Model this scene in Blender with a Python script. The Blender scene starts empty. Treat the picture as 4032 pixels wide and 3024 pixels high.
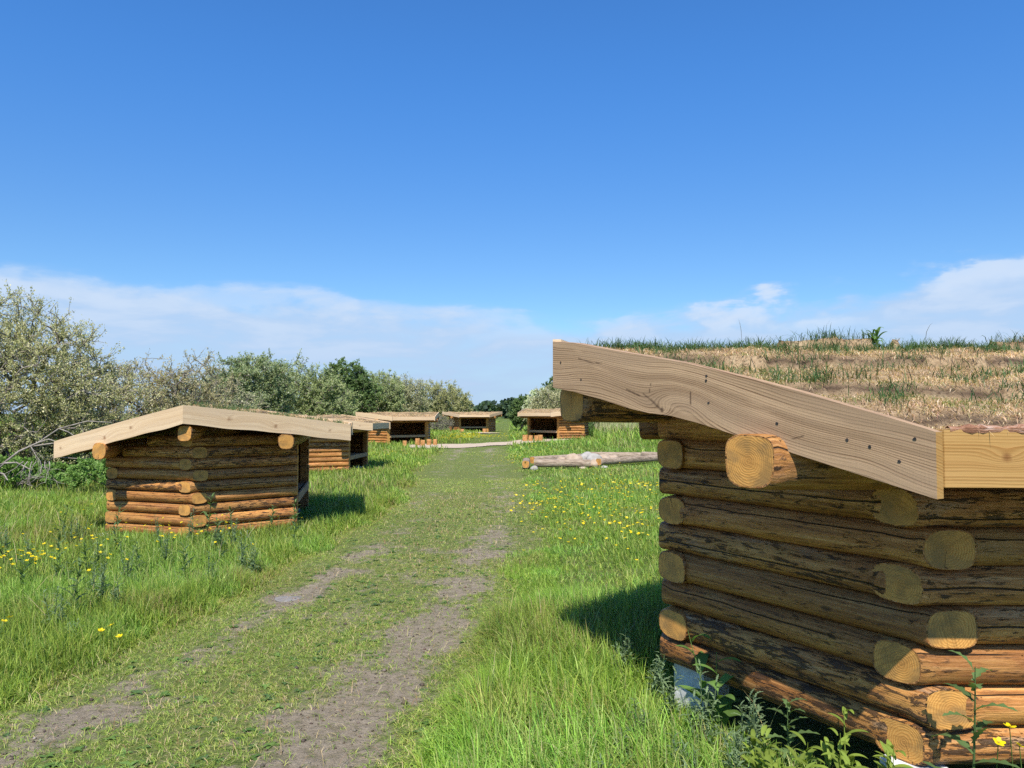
import bpy, math, random
import numpy as np
from mathutils import Vector, Matrix

random.seed(7)
RNG = np.random.default_rng(7)
scene = bpy.context.scene
COL = scene.collection
PI = math.pi

# ------------------------------------------------------------------ noise and terrain
def _hash(ix, iy, seed):
    h = (ix.astype(np.int64) * 374761393 + iy.astype(np.int64) * 668265263 + seed * 974711) & 0x7fffffff
    h = ((h ^ (h >> 13)) * 1274126177) & 0x7fffffff
    return ((h ^ (h >> 16)) & 0xffff) / 65535.0

def vnoise(x, y, scale, seed=0):
    x = np.asarray(x, float) / scale; y = np.asarray(y, float) / scale
    ix = np.floor(x); iy = np.floor(y); fx = x - ix; fy = y - iy
    fx = fx * fx * (3 - 2 * fx); fy = fy * fy * (3 - 2 * fy)
    a = _hash(ix, iy, seed); b = _hash(ix + 1, iy, seed); c = _hash(ix, iy + 1, seed); d = _hash(ix + 1, iy + 1, seed)
    return (a * (1 - fx) + b * fx) * (1 - fy) + (c * (1 - fx) + d * fx) * fy

def fbm(x, y, scale, seed=0, octaves=3):
    t = 0; amp = 1; s = 0
    for k in range(octaves):
        t = t + amp * vnoise(x, y, scale / 2 ** k, seed + k * 17); s += amp; amp *= .5
    return t / s

def height(x, y):
    x = np.asarray(x, float); y = np.asarray(y, float)
    g = lambda cx, cy, s: np.exp(-((x - cx) ** 2 + (y - cy) ** 2) / (2 * s * s))
    h = -.13 * g(-5, 12.5, 3.2) - .25 * g(-6.5, 26, 5) - .13 * g(-6.5, 44, 5) + .13 * g(3, 46, 4)
    h = h + .6 * g(9.5, 47, 2.6) + .25 * g(14, 44, 5)
    far = np.clip((np.hypot(x, y) - 3) / 6, 0, 1)
    h = h + (fbm(x, y, 2.2, 5) - .5) * .07 * far + (vnoise(x, y, .45, 9) - .5) * .018
    return h

def h1(x, y):
    return float(height(np.array([x]), np.array([y]))[0])

TY = [0, 3.6, 5.4, 7, 10, 13, 18, 25, 35, 42]
TX = [-2.3, -1.66, -1.38, -1.2, -.95, -.88, -1.0, -1.5, -1.7, -1.4]
TW = [1.15, 1.1, 1.05, 1.1, 1.15, 1.15, 1.25, 1.4, 1.3, 1.0]
def track_x(y): return np.interp(y, TY, TX)
def track_w(y): return np.interp(y, TY, TW)

def bare(x, y):
    """0 = full turf, 1 = trodden soil of the cart track"""
    u = x - track_x(y)
    rr = np.exp(-((u - .72) / .34) ** 2); rl = np.exp(-((u + .70) / .24) ** 2) * .8
    near = np.interp(y, [0, 4, 7, 9, 14, 20, 30, 36], [1.4, 1.3, 1.12, .88, .55, .45, .45, .9])
    n = fbm(x, y, 1.3, 31, 2); n2 = fbm(x, y, .26, 35, 4)
    m = (rr * 1.15 + rl * 1.0 + .25 * np.exp(-(u / .9) ** 4)) * near * .62 + (n - .5) * .8 + (n2 - .5) * 1.5
    spot = np.exp(-(((x + 1.98) / .22) ** 2 + ((y - 6.9) / .16) ** 2)) * 1.2
    return np.clip((m + spot - .13) * 1.12, 0, 1) * np.clip((1.75 - abs(u)) * 2, 0, 1) * np.clip((37.5 - y) * .7, 0, 1)

# ------------------------------------------------------------------ objects
def link(o, parent=None):
    COL.objects.link(o)
    if parent is not None: o.parent = parent
    return o

def tag(o, label=None, cat=None, group=None, kind=None):
    if label: o['label'] = label
    if cat: o['category'] = cat
    if group: o['group'] = group
    if kind: o['kind'] = kind
    return o

def empty(name, loc, rz=0):
    o = bpy.data.objects.new(name, None); link(o)
    o.empty_display_size = .2; o.location = loc; o.rotation_euler = (0, 0, rz)
    return o

class MB:
    """collects faces with uv, material slot and a random number, links them as one mesh"""
    def __init__(s): s.v = []; s.f = []; s.uv = []; s.m = []; s.sm = []; s.r = []; s.pa = {}
    def add(s, verts, faces, uvs=None, mi=0, smooth=False, rnd=0.):
        o = len(s.v); s.v += [tuple(v) for v in verts]
        for k, f in enumerate(faces):
            s.f.append([i + o for i in f])
            s.uv += list(uvs[k]) if uvs else [(verts[i][0], verts[i][2]) for i in f]
            s.m.append(mi); s.sm.append(smooth); s.r.append(rnd)
        return o
    def box(s, c, size, rz=0, mi=0, rnd=0., bev=.0, tilt=0):
        hx, hy, hz = [q / 2 for q in size]; b = min(bev, hx * .5, hy * .5, hz * .5)
        pts = []; M = Matrix.Rotation(rz, 3, 'Z') @ Matrix.Rotation(tilt, 3, 'Y')
        bm = []
        for sx in (-1, 1):
            for sy in (-1, 1):
                for sz in (-1, 1):
                    for ax in range(3):
                        q = [sx * hx, sy * hy, sz * hz]
                        for k in range(3):
                            if k != ax: q[k] -= (sx, sy, sz)[k] * b
                        bm.append(q)
        import bmesh
        B = bmesh.new()
        for q in bm: B.verts.new(M @ Vector(q) + Vector(c))
        bmesh.ops.remove_doubles(B, verts=B.verts, dist=1e-6)
        r = bmesh.ops.convex_hull(B, input=B.verts)
        bmesh.ops.dissolve_limit(B, angle_limit=.01, verts=B.verts, edges=B.edges)
        B.verts.index_update()
        vs = [v.co.copy() for v in B.verts]; fs = [[v.index for v in f.verts] for f in B.faces]
        iv = M.inverted(); uvs = []
        for f in fs:
            nrm = (vs[f[1]] - vs[f[0]]).cross(vs[f[2]] - vs[f[1]]); nrm = iv @ nrm
            ax = max(range(3), key=lambda k: abs(nrm[k])); a = [k for k in range(3) if k != ax]
            uvs.append([tuple((iv @ (vs[i] - Vector(c)))[k] for k in a) for i in f])
        B.free(); s.add(vs, fs, uvs, mi, False, rnd)
    def build(s, name, mats, parent=None, attrs=None):
        me = bpy.data.meshes.new(name); me.from_pydata(s.v, [], s.f)
        if not isinstance(mats, (list, tuple)): mats = [mats]
        for m in mats: me.materials.append(m)
        me.polygons.foreach_set('material_index', s.m); me.polygons.foreach_set('use_smooth', s.sm)
        l = me.uv_layers.new(name='UVMap'); l.data.foreach_set('uv', np.array(s.uv, np.float32).ravel())
        a = me.attributes.new('rnd', 'FLOAT', 'FACE'); a.data.foreach_set('value', s.r)
        for k, val in (attrs or {}).items():
            a = me.attributes.new(k, 'FLOAT', 'POINT'); a.data.foreach_set('value', np.array(val, np.float32))
        me.update()
        return link(bpy.data.objects.new(name, me), parent)

def quick_mesh(name, co, faces_flat, loop_total, mats, parent=None, col=None, smooth=False, mi=None, link_it=True):
    """numpy arrays to a mesh: col = per-vertex colour attribute"""
    me = bpy.data.meshes.new(name)
    co = np.asarray(co, np.float32); faces_flat = np.asarray(faces_flat, np.int32); loop_total = np.asarray(loop_total, np.int32)
    me.vertices.add(len(co)); me.vertices.foreach_set('co', co.ravel())
    me.loops.add(len(faces_flat)); me.loops.foreach_set('vertex_index', faces_flat)
    me.polygons.add(len(loop_total))
    st = np.zeros(len(loop_total), np.int32); st[1:] = np.cumsum(loop_total)[:-1]
    me.polygons.foreach_set('loop_start', st); me.polygons.foreach_set('loop_total', loop_total)
    if not isinstance(mats, (list, tuple)): mats = [mats]
    for m in mats: me.materials.append(m)
    if smooth: me.polygons.foreach_set('use_smooth', np.ones(len(loop_total), bool))
    if mi is not None: me.polygons.foreach_set('material_index', np.asarray(mi, np.int32))
    if col is not None:
        a = me.attributes.new('col', 'FLOAT_COLOR', 'POINT')
        c4 = np.ones((len(co), 4), np.float32); c4[:, :3] = col; a.data.foreach_set('color', c4.ravel())
    me.update(calc_edges=True); me.validate()
    if not link_it: return me
    return link(bpy.data.objects.new(name, me), parent)

# ------------------------------------------------------------------ materials
class NT:
    def __init__(s, name):
        s.m = bpy.data.materials.new(name); s.m.use_nodes = True; s.t = s.m.node_tree; s.t.nodes.clear()
        s.out = s.n('ShaderNodeOutputMaterial')
    def n(s, ty, **kw):
        nd = s.t.nodes.new(ty)
        for k, v in kw.items():
            if k.startswith('i_'):
                k = k[2:]; k = int(k) if k.isdigit() else k.replace('_', ' ')
                if hasattr(v, 'is_output') or isinstance(v, bpy.types.NodeSocket): s.t.links.new(v, nd.inputs[k])
                else: nd.inputs[k].default_value = v
            else: setattr(nd, k, v)
        return nd
    def math(s, op, a, b=0., c=0.):
        return s.n('ShaderNodeMath', operation=op, i_0=a, i_1=b, i_2=c).outputs[0]
    def vec(s, x, y, z=0.): return s.n('ShaderNodeCombineXYZ', i_0=x, i_1=y, i_2=z).outputs[0]
    def sep(s, v):
        q = s.n('ShaderNodeSeparateXYZ', i_0=v); return q.outputs[0], q.outputs[1], q.outputs[2]
    def noise(s, v, scale, detail=4., rough=.55, dist=0.):
        q = s.n('ShaderNodeTexNoise', i_Vector=v, i_Scale=scale, i_Detail=detail, i_Roughness=rough, i_Distortion=dist); return q.outputs[0]
    def ramp(s, f, stops):
        q = s.n('ShaderNodeValToRGB', i_Fac=f); e = q.color_ramp.elements
        while len(e) < len(stops): e.new(.5)
        for k, (p, c) in enumerate(stops):
            e[k].position = p; e[k].color = (c, c, c, 1) if isinstance(c, (int, float)) else (*c, 1)
        return q.outputs[0]
    def mix(s, f, a, b, mode='MIX'):
        q = s.n('ShaderNodeMix', data_type='RGBA', blend_type=mode)
        for k, v in ((0, f), (6, a), (7, b)):
            if isinstance(v, bpy.types.NodeSocket): s.t.links.new(v, q.inputs[k])
            elif k == 0: q.inputs[0].default_value = v
            else: q.inputs[k].default_value = (*v, 1)
        return q.outputs[2]
    def attr(s, name, out='Fac'):
        return s.n('ShaderNodeAttribute', attribute_name=name).outputs[out]
    def sm(s, x, a, b):
        return s.n('ShaderNodeMapRange', interpolation_type='SMOOTHSTEP', i_0=x, i_1=a, i_2=b).outputs[0]
    def finish(s, col, rough=.7, bump=None, strength=.5, dist=.01, spec=.3, transl=0., tcol=None):
        p = s.n('ShaderNodeBsdfPrincipled', i_Roughness=rough)
        p.inputs['Specular IOR Level'].default_value = spec
        if isinstance(col, bpy.types.NodeSocket): s.t.links.new(col, p.inputs['Base Color'])
        else: p.inputs['Base Color'].default_value = (*col, 1)
        if bump is not None:
            b = s.n('ShaderNodeBump', i_Height=bump, i_Strength=strength, i_Distance=dist)
            s.t.links.new(b.outputs[0], p.inputs['Normal'])
        sh = p.outputs[0]
        if transl > 0:
            tr = s.n('ShaderNodeBsdfTranslucent'); tc = tcol if tcol is not None else col
            if isinstance(tc, bpy.types.NodeSocket): s.t.links.new(tc, tr.inputs[0])
            else: tr.inputs[0].default_value = (*tc, 1)
            sh = s.n('ShaderNodeMixShader', i_0=transl, i_1=sh, i_2=tr.outputs[0]).outputs[0]
        s.t.links.new(sh, s.out.inputs[0]); return s.m

def m_log_side(name='peeled_log', hue=1.):
    t = NT(name); uv = t.n('ShaderNodeUVMap').outputs[0]; u, v, _ = t.sep(uv); r = t.attr('rnd')
    ro = t.math('MULTIPLY', r, 61.7)
    off = lambda su, sv: t.vec(t.math('MULTIPLY', u, su), t.math('MULTIPLY', v, sv), ro)
    streak = t.noise(off(2.2, 55.), 1., 6., .65)
    base = t.ramp(streak, [(.30, (.18, .068, .016)), (.50, (.45, .192, .048)), (.72, (.70, .385, .140))])
    tone = t.noise(off(1.1, 3.), 1., 2.)
    base = t.mix(t.sm(tone, .38, .68), base, t.mix(.42, base, (.27, .10, .035)), 'MIX')
    wr = t.math('FRACT', t.math('MULTIPLY', r, 7.31))
    gold = t.noise(off(1.9, 6.), 1.1, 4., .6)
    base = t.mix(t.math('MULTIPLY', t.sm(gold, .50, .66), .6), base, (.58, .295, .080))
    grey = t.noise(off(1.6, 11.), 1.3, 5., .6)
    base = t.mix(t.math('MULTIPLY', t.sm(grey, .54, .68), t.math('MULTIPLY_ADD', wr, .7, .05)), base, (.33, .235, .15))
    dk = t.noise(off(6.5, 34.), 1.2, 8., .72, .5)
    thr = t.math('MULTIPLY_ADD', wr, -.12, .615)
    dm = t.n('ShaderNodeMapRange', interpolation_type='SMOOTHSTEP', i_0=dk, i_1=thr, i_2=t.math('ADD', thr, .05)).outputs[0]
    base = t.mix(t.math('MULTIPLY', dm, .88), base, (.040, .023, .013))
    flk = t.noise(off(14., 75.), 1., 4., .6)
    base = t.mix(t.math('MULTIPLY', t.sm(flk, .56, .68), .72), base, (.062, .031, .013))
    vo = t.n('ShaderNodeTexVoronoi', i_Vector=off(2.6, 6.5), i_Scale=1.); kd = vo.outputs['Distance']
    base = t.mix(t.math('MULTIPLY', t.math('SUBTRACT', 1., t.sm(kd, .05, .11)), .8), base, (.07, .03, .012))
    # drying crack running along the log
    wob = t.math('MULTIPLY', t.math('SUBTRACT', t.noise(t.vec(t.math('MULTIPLY', u, 1.4), ro), 1., 3.), .5), .05)
    vv = t.math('ABSOLUTE', t.math('SUBTRACT', v, .267))
    cd = t.math('ABSOLUTE', t.math('SUBTRACT', t.math('SUBTRACT', vv, t.math('MULTIPLY_ADD', wr, .13, .07)), wob))
    gate = t.sm(t.noise(t.vec(t.math('MULTIPLY', u, .8), t.math('ADD', ro, 9.)), 1., 1.), .36, .44)
    crack = t.math('MULTIPLY', t.math('SUBTRACT', 1., t.sm(cd, .0012, .0040)), gate)
    base = t.mix(t.math('MULTIPLY', crack, .92), base, (.018, .010, .006))
    fib = t.noise(off(7., 260.), 1., 5., .7)
    base = t.mix(t.math('MULTIPLY', t.sm(fib, .44, .70), .5), base, t.mix(.7, base, (.04, .02, .01)))
    bri = t.math('MULTIPLY_ADD', t.math('FRACT', t.math('MULTIPLY', r, 3.77)), .62, .80)
    base = t.mix(1., base, t.n('ShaderNodeCombineColor', i_0=bri, i_1=bri, i_2=bri).outputs[0], 'MULTIPLY')
    bmp = t.math('ADD', t.math('MULTIPLY', fib, .45), t.math('ADD', t.math('MULTIPLY', streak, .35), t.math('MULTIPLY', flk, .35)))
    bmp = t.math('SUBTRACT', t.math('ADD', bmp, t.math('MULTIPLY', dm, .35)), t.math('MULTIPLY', crack, 1.6))
    return t.finish(base, .52, bmp, 1., .010, .35)

def m_log_end(name='log_end_grain'):
    t = NT(name); uv = t.n('ShaderNodeUVMap').outputs[0]; r = t.attr('rnd'); ro = t.math('MULTIPLY', r, 43.)
    u, v, _ = t.sep(uv)
    ox = t.math('MULTIPLY', t.math('SUBTRACT', t.math('FRACT', t.math('MULTIPLY', r, 5.3)), .5), .05)
    x = t.math('ADD', u, ox); y = v
    n = t.noise(t.vec(t.math('MULTIPLY', u, 14.), t.math('MULTIPLY', v, 14.), ro), 1., 3.)
    rad = t.math('SQRT', t.math('ADD', t.math('MULTIPLY', x, x), t.math('MULTIPLY', y, y)))
    rad = t.math('ADD', rad, t.math('MULTIPLY', n, .03))
    ring = t.math('SINE', t.math('MULTIPLY', rad, 2 * PI / .0098)); ring = t.math('MULTIPLY_ADD', ring, .5, .5)
    base = t.mix(t.sm(ring, .35, 1.), (.66, .345, .095), (.53, .245, .058))
    base = t.mix(t.sm(rad, .075, .02), base, t.mix(.4, base, (.36, .16, .045)))
    cr_, sr_ = t.math('COSINE', ro), t.math('SINE', ro)
    cu = t.math('ADD', t.math('MULTIPLY', u, cr_), t.math('MULTIPLY', v, sr_)); cv = t.math('SUBTRACT', t.math('MULTIPLY', v, cr_), t.math('MULTIPLY', u, sr_))
    cut = t.noise(t.vec(t.math('MULTIPLY', cu, 14.), t.math('MULTIPLY', cv, 190.), ro), 1., 4.)
    base = t.mix(t.math('MULTIPLY', t.sm(cut, .46, .70), .55), base, (.25, .12, .03))
    blot = t.noise(t.vec(t.math('MULTIPLY', u, 9.), t.math('MULTIPLY', v, 9.), t.math('ADD', ro, 5.)), 1., 4.)
    base = t.mix(t.math('MULTIPLY', t.sm(blot, .46, .66), .7), base, (.27, .155, .055))
    gw = t.noise(t.vec(t.math('MULTIPLY', u, 6.), t.math('MULTIPLY', v, 10.), t.math('ADD', ro, 2.)), 1., 4.)
    base = t.mix(t.math('MULTIPLY', t.sm(gw, .50, .64), .45), base, (.27, .165, .07))
    ang = t.math('ARCTAN2', y, x)
    cr = t.math('ABSOLUTE', t.math('SINE', t.math('ADD', t.math('MULTIPLY_ADD', ang, .5, ro), t.math('MULTIPLY', n, .8))))
    cw = t.math('DIVIDE', .0012, t.math('ADD', rad, .01))
    ck = t.math('MULTIPLY', t.math('LESS_THAN', cr, cw), t.math('GREATER_THAN', t.math('FRACT', t.math('MULTIPLY', r, 11.9)), .45))
    base = t.mix(t.math('MULTIPLY', ck, .85), base, (.035, .018, .009))
    return t.finish(base, .75, t.math('ADD', t.math('MULTIPLY', cut, .5), t.math('MULTIPLY', ring, .3)), .5, .003, .2)

def m_plank(name, light, dark, grey, greyamt, knotcol, rough=.7):
    t = NT(name); uv = t.n('ShaderNodeUVMap').outputs[0]; u, v, _ = t.sep(uv); g = t.attr('grain'); k = t.attr('knot')
    g = t.math('ADD', g, t.math('MULTIPLY', t.noise(t.vec(t.math('MULTIPLY', u, 3.), t.math('MULTIPLY', v, 9.)), 1., 2.), 1.3))
    w = t.math('FRACT', g)
    band = t.noise(t.vec(t.math('MULTIPLY', g, .17), t.math('MULTIPLY', u, .35)), 1., 2.)
    line = t.sm(w, .25, .95); line = t.math('MULTIPLY', line, t.math('SUBTRACT', 1., t.sm(w, .95, 1.)))
    # the lines differ in strength from ring to ring
    st = t.noise(t.vec(t.math('FLOOR', g), t.math('MULTIPLY', u, .5)), 1.7, 1.)
    line = t.math('MULTIPLY', line, t.sm(st, .25, .75))
    fib = t.noise(t.vec(t.math('MULTIPLY', u, 6.), t.math('MULTIPLY', v, 330.)), 1., 4., .6)
    big = t.noise(t.vec(t.math('MULTIPLY', u, 1.3), t.math('MULTIPLY', v, 8.), 3.), 1., 4.)
    base = t.mix(line, t.mix(t.sm(band, .35, .65), light, t.mix(.45, light, dark)), dark)
    base = t.mix(t.math('MULTIPLY', t.sm(fib, .45, .75), .4), base, dark)
    base = t.mix(t.math('MULTIPLY', t.sm(big, .40, .66), greyamt), base, grey)
    pale = t.noise(t.vec(t.math('MULTIPLY', u, 2.1), t.math('MULTIPLY', v, 13.), 8.), 1., 3.)
    base = t.mix(t.math('MULTIPLY', t.sm(pale, .58, .7), .45), base, light)
    base = t.mix(t.math('MULTIPLY', k, .9), base, knotcol)
    saw = t.noise(t.vec(t.math('MULTIPLY', u, 160.), t.math('MULTIPLY', v, 5.)), 1., 2.)
    bmp = t.math('ADD', t.math('MULTIPLY', fib, .4), t.math('ADD', t.math('MULTIPLY', saw, .25), t.math('MULTIPLY', line, -.4)))
    return t.finish(base, rough, bmp, .6, .003, .25)

def m_simple(name, c1, c2, scale, rough=.8, bump=.5, dist=.01, detail=6., spec=.2, c3=None):
    t = NT(name); p = t.n('ShaderNodeTexCoord').outputs['Object']
    n = t.noise(p, scale, detail, .65); n2 = t.noise(p, scale * 6, 4.)
    col = t.mix(t.sm(n, .35, .65), c1, c2)
    if c3: col = t.mix(t.sm(n2, .55, .7), col, c3)
    return t.finish(col, rough, t.math('ADD', n, t.math('MULTIPLY', n2, .5)), bump, dist, spec)

def m_bark(name, c1, c2, c3, su=5., sv=40.):
    t = NT(name); uv = t.n('ShaderNodeUVMap').outputs[0]; u, v, _ = t.sep(uv); ro = t.math('MULTIPLY', t.attr('rnd'), 31.)
    n = t.noise(t.vec(t.math('MULTIPLY', u, su), t.math('MULTIPLY', v, sv), ro), 1., 6., .7)
    b = t.noise(t.vec(t.math('MULTIPLY', u, 2.), t.math('MULTIPLY', v, 5.), ro), 1., 4.)
    col = t.ramp(n, [(.36, c1), (.52, c2), (.7, c3)])
    col = t.mix(t.math('MULTIPLY', t.sm(b, .5, .7), .5), col, c1)
    return t.finish(col, .85, n, 1., .02, .15)

def m_leaf(name, transl=.3, rough=.5, spec=.3, tmul=(1.15, 1.2, .6)):
    t = NT(name); c = t.attr('col', 'Color')
    tc = t.mix(1., c, tmul, 'MULTIPLY')
    return t.finish(c, rough, None, spec=spec, transl=transl, tcol=tc)

M = {}
M['log'] = m_log_side(); M['end'] = m_log_end()
M['near_plank'] = m_plank('weathered_plank', (.55, .365, .210), (.130, .068, .032), (.39, .262, .160), .5, (.07, .038, .02))
M['fresh_plank'] = m_plank('fresh_yellow_plank', (.47, .285, .098), (.31, .15, .038), (.42, .25, .095), .3, (.20, .085, .025), .6)
M['pale_plank'] = m_plank('pale_plank', (.72, .54, .34), (.46, .30, .165), (.58, .45, .31), .35, (.24, .125, .06))
M['deck'] = m_simple('roof_deck_wood', (.30, .18, .08), (.22, .12, .05), 5.)
M['floorwood'] = m_simple('floor_plank_wood', (.42, .29, .17), (.32, .21, .12), 7.)
M['post'] = m_log_side('post_wood')
M['concrete'] = m_simple('pale_concrete', (.62, .64, .64), (.50, .52, .52), 12., .9, .6, .008, c3=(.72, .73, .72))
M['iron'] = m_simple('dark_iron', (.03, .028, .026), (.06, .05, .045), 30., .5)
M['blade'] = m_leaf('grass_blade', .38, .5, .25)
M['leaf'] = m_leaf('shrub_leaf', .38, .6, .2)
M['petal'] = m_leaf('yellow_petal', .3, .35, .4, (1, 1, 1))
M['straw'] = m_leaf('dry_straw', .2, .7, .15, (1, 1, 1))
M['twig'] = m_simple('grey_twig_bark', (.24, .21, .18), (.15, .13, .11), 9., .9, .3)
M['dead'] = m_simple('bleached_dead_wood', (.34, .30, .26), (.18, .155, .13), 6., .9, .6)
M['pitbark'] = m_bark('grey_log_bark', (.15, .11, .078), (.34, .26, .19), (.47, .385, .30))
M['stumpbark'] = m_bark('orange_stump_bark', (.28, .12, .045), (.48, .25, .09), (.62, .37, .16), 9., 22.)
M['redbark'] = m_bark('red_bark_strip', (.16, .065, .035), (.38, .20, .12), (.66, .54, .45), 9., 80.)
M['stone_white'] = m_simple('white_stone', (.29, .27, .24), (.40, .375, .34), 6., .9)
M['greysoil'] = m_simple('grey_soil', (.19, .175, .16), (.25, .235, .215), 20., .95, .8, .01, c3=(.16, .15, .14))
M['stone_tan'] = m_simple('tan_stone', (.36, .27, .19), (.46, .36, .27), 5., .9)

# turf on the roofs: 'soil' marks the dark seams between the strips of sod
t = NT('turf_roof_sod'); p = t.n('ShaderNodeTexCoord').outputs['Object']
n = t.noise(p, 9., 6., .7); n2 = t.noise(p, 70., 4., .7)
c = t.ramp(n, [(.3, (.24, .16, .09)), (.5, (.42, .295, .17)), (.7, (.54, .41, .25))])
c = t.mix(t.sm(n2, .48, .68), c, (.16, .105, .06))
c = t.mix(t.math('MULTIPLY', t.attr('soil'), .9), c, (.065, .042, .030))
M['sod'] = t.finish(c, .95, t.math('ADD', n, n2), 1., .02, .1)

# meadow ground and soil of the track ('bare')
def m_ground(name, gcols=((.075, .115, .022), (.120, .165, .034), (.160, .175, .055))):
    t = NT(name); p = t.n('ShaderNodeTexCoord').outputs['Object']
    b = t.attr('bare')
    n = t.noise(p, .9, 5.); n2 = t.noise(p, 14., 6., .7); n3 = t.noise(p, 90., 4., .7)
    g = t.ramp(n2, [(.35, gcols[0]), (.52, gcols[1]), (.7, gcols[2])])
    g = t.mix(t.sm(n2, .5, .7), g, (.105, .095, .045))
    s = t.ramp(n2, [(.3, (.170, .135, .092)), (.5, (.265, .218, .155)), (.72, (.36, .30, .22))])
    s = t.mix(t.sm(n3, .55, .75), s, (.40, .33, .255)); s = t.mix(t.sm(n3, .42, .30), s, (.075, .06, .05))
    fac = t.sm(t.math('ADD', b, t.math('MULTIPLY', t.math('SUBTRACT', n2, .5), 2.2)), .12, 1.0)
    c = t.mix(fac, g, s)
    return t.finish(c, .95, t.math('ADD', n2, t.math('MULTIPLY', n3, .6)), .9, .03, .1)
M['ground'] = m_ground('meadow_ground'); M['track'] = m_ground('trodden_track', ((.095, .125, .034), (.150, .185, .048), (.235, .225, .090)))
M['gravel'] = m_simple('sandy_gravel', (.50, .40, .29), (.42, .325, .235), 3., .95, .8, .02, c3=(.60, .50, .38))

# ------------------------------------------------------------------ grass blades (numpy)
def blades(pos, length, width, head, lean, col, curl=.5):
    """pos (n,3); each blade = quad + quad + tri along a bending spine"""
    n = len(pos); d = np.stack([np.cos(head), np.sin(head), np.zeros(n)], 1)
    tw = head + PI / 2 + RNG.normal(0, .5, n)
    s = np.stack([np.cos(tw), np.sin(tw), np.zeros(n)], 1) * (width / 2)[:, None]
    def at(f):
        a = lean * (f + curl * f * f)
        hor = length * f * np.sin(np.minimum(a, 1.75)); ver = length * f * np.cos(np.minimum(a, 1.75))
        return pos + d * hor[:, None] + np.array([0, 0, 1]) * ver[:, None]
    a, b, c, e = at(0.), at(.4), at(.75), at(1.)
    V = np.stack([a - s * .8, a + s * .8, b - s, b + s, c - s * .7, c + s * .7, e], 1).reshape(-1, 3)
    o = (np.arange(n) * 7)[:, None]
    F = np.concatenate([o + [[0, 1, 3, 2]], o + [[2, 3, 5, 4]], o + [[4, 5, 6]]], 1).ravel()
    T = np.tile([4, 4, 3], n)
    return V, F, T, np.repeat(col, 7, 0)

def merge(parts):
    V, F, T, C = [], [], [], []; o = 0
    for v, f, tt, c in parts:
        V.append(v); F.append(f + o); T.append(tt); C.append(c); o += len(v)
    return np.concatenate(V), np.concatenate(F), np.concatenate(T), np.concatenate(C)

def palette(n, cols, w, jitter=.18):
    cols = np.array(cols); i = RNG.choice(len(cols), n, p=np.array(w) / sum(w))
    return np.clip(cols[i] * (1 + RNG.normal(0, jitter, (n, 1))) * (1 + RNG.normal(0, .05, (n, 3))), .004, .9)

# ------------------------------------------------------------------ logs and planks
def add_log(mb, A, B, r, nA=None, nB=None, rz=None, seg=20, step=.14, ends=True, mi=(0, 1), pw=None):
    pw = pw or random.uniform(.52, .74)
    A = Vector(A); B = Vector(B); d = (B - A); L = d.length; d.normalize(); rnd = random.random()
    up = Vector((0, 0, 1)); side = d.cross(up).normalized(); upp = side.cross(d).normalized()
    rz = rz or r; nA = Vector(nA) if nA is not None else -d; nB = Vector(nB) if nB is not None else d
    p1, p2, p3, p4 = [random.uniform(0, 6.28) for _ in range(4)]
    tap = random.uniform(-.05, .05)
    ts = [0, .014]; q = .13
    if L > .45:
        k = max(2, int((L - .26) / step)); ts += [.13 + (L - .26) * i / k for i in range(k + 1)]
    ts += [L - .014, L]
    rings = []; verts = []; uvs = []; u0 = random.uniform(0, 20)
    for j, tt in enumerate(ts):
        f = tt / L
        for i in range(seg):
            ph = 2 * PI * i / seg
            rr = 1 + .025 * math.sin(2 * ph + p1) + .02 * math.sin(3 * ph + p2 + tt * .8) + .012 * math.sin(tt * 7 + p3 + ph) + .01 * math.sin(tt * 17 + p4 - 2 * ph) + tap * (f - .5)
            if j in (0, len(ts) - 1): rr *= .955
            cs, sn_ = math.cos(ph), math.sin(ph)
            pj = pw if (j <= 1 or j >= len(ts) - 2) else .88
            x = -math.copysign(abs(sn_) ** pj, sn_) * r * rr; z = -math.copysign(abs(cs) ** pj, cs) * rz * rr
            w = side * x + upp * z
            if j <= 1: tp = tt - nA.dot(w) / nA.dot(d)
            elif j >= len(ts) - 2: tp = tt - nB.dot(w) / nB.dot(d)
            else: tp = tt
            verts.append(A + d * tp + w)
    faces = []; fuv = []
    for j in range(len(ts) - 1):
        for i in range(seg):
            k = (i + 1) % seg
            faces.append([j * seg + i, j * seg + k, (j + 1) * seg + k, (j + 1) * seg + i])
            a, b = 2 * PI * i / seg * .085, 2 * PI * (i + 1) / seg * .085
            fuv.append([(ts[j] + u0, a), (ts[j] + u0, b), (ts[j + 1] + u0, b), (ts[j + 1] + u0, a)])
    mb.add(verts, faces, fuv, mi[0], True, rnd)
    if ends:
        for e, j in ((0, 0), (1, len(ts) - 1)):
            vs = verts[j * seg:(j + 1) * seg]; c = A if e == 0 else B; nn = (nA if e == 0 else nB).normalized()
            s2 = up.cross(nn); s2 = s2.normalized() if s2.length > .1 else side; u2 = nn.cross(s2)
            inn = [c + (v - c) * random.uniform(.925, .965) for v in vs]; q = list(range(seg)); fl = e == 1
            rim = [[i, (i + 1) % seg, seg + (i + 1) % seg, seg + i] for i in q]; ru = [[(u0 + e * 3, i * .027), (u0 + e * 3, i * .027 + .027), (u0 + e * 3 + .01, i * .027 + .027), (u0 + e * 3 + .01, i * .027)] for i in q]
            if not fl: rim = [f[::-1] for f in rim]; ru = [f[::-1] for f in ru]
            mb.add(vs + inn, rim, ru, mi[0], False, rnd)
            idx = q if fl else q[::-1]
            mb.add(inn, [idx], [[((inn[i] - c).dot(s2), (inn[i] - c).dot(u2)) for i in idx]], mi[1], False, random.random())

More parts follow.
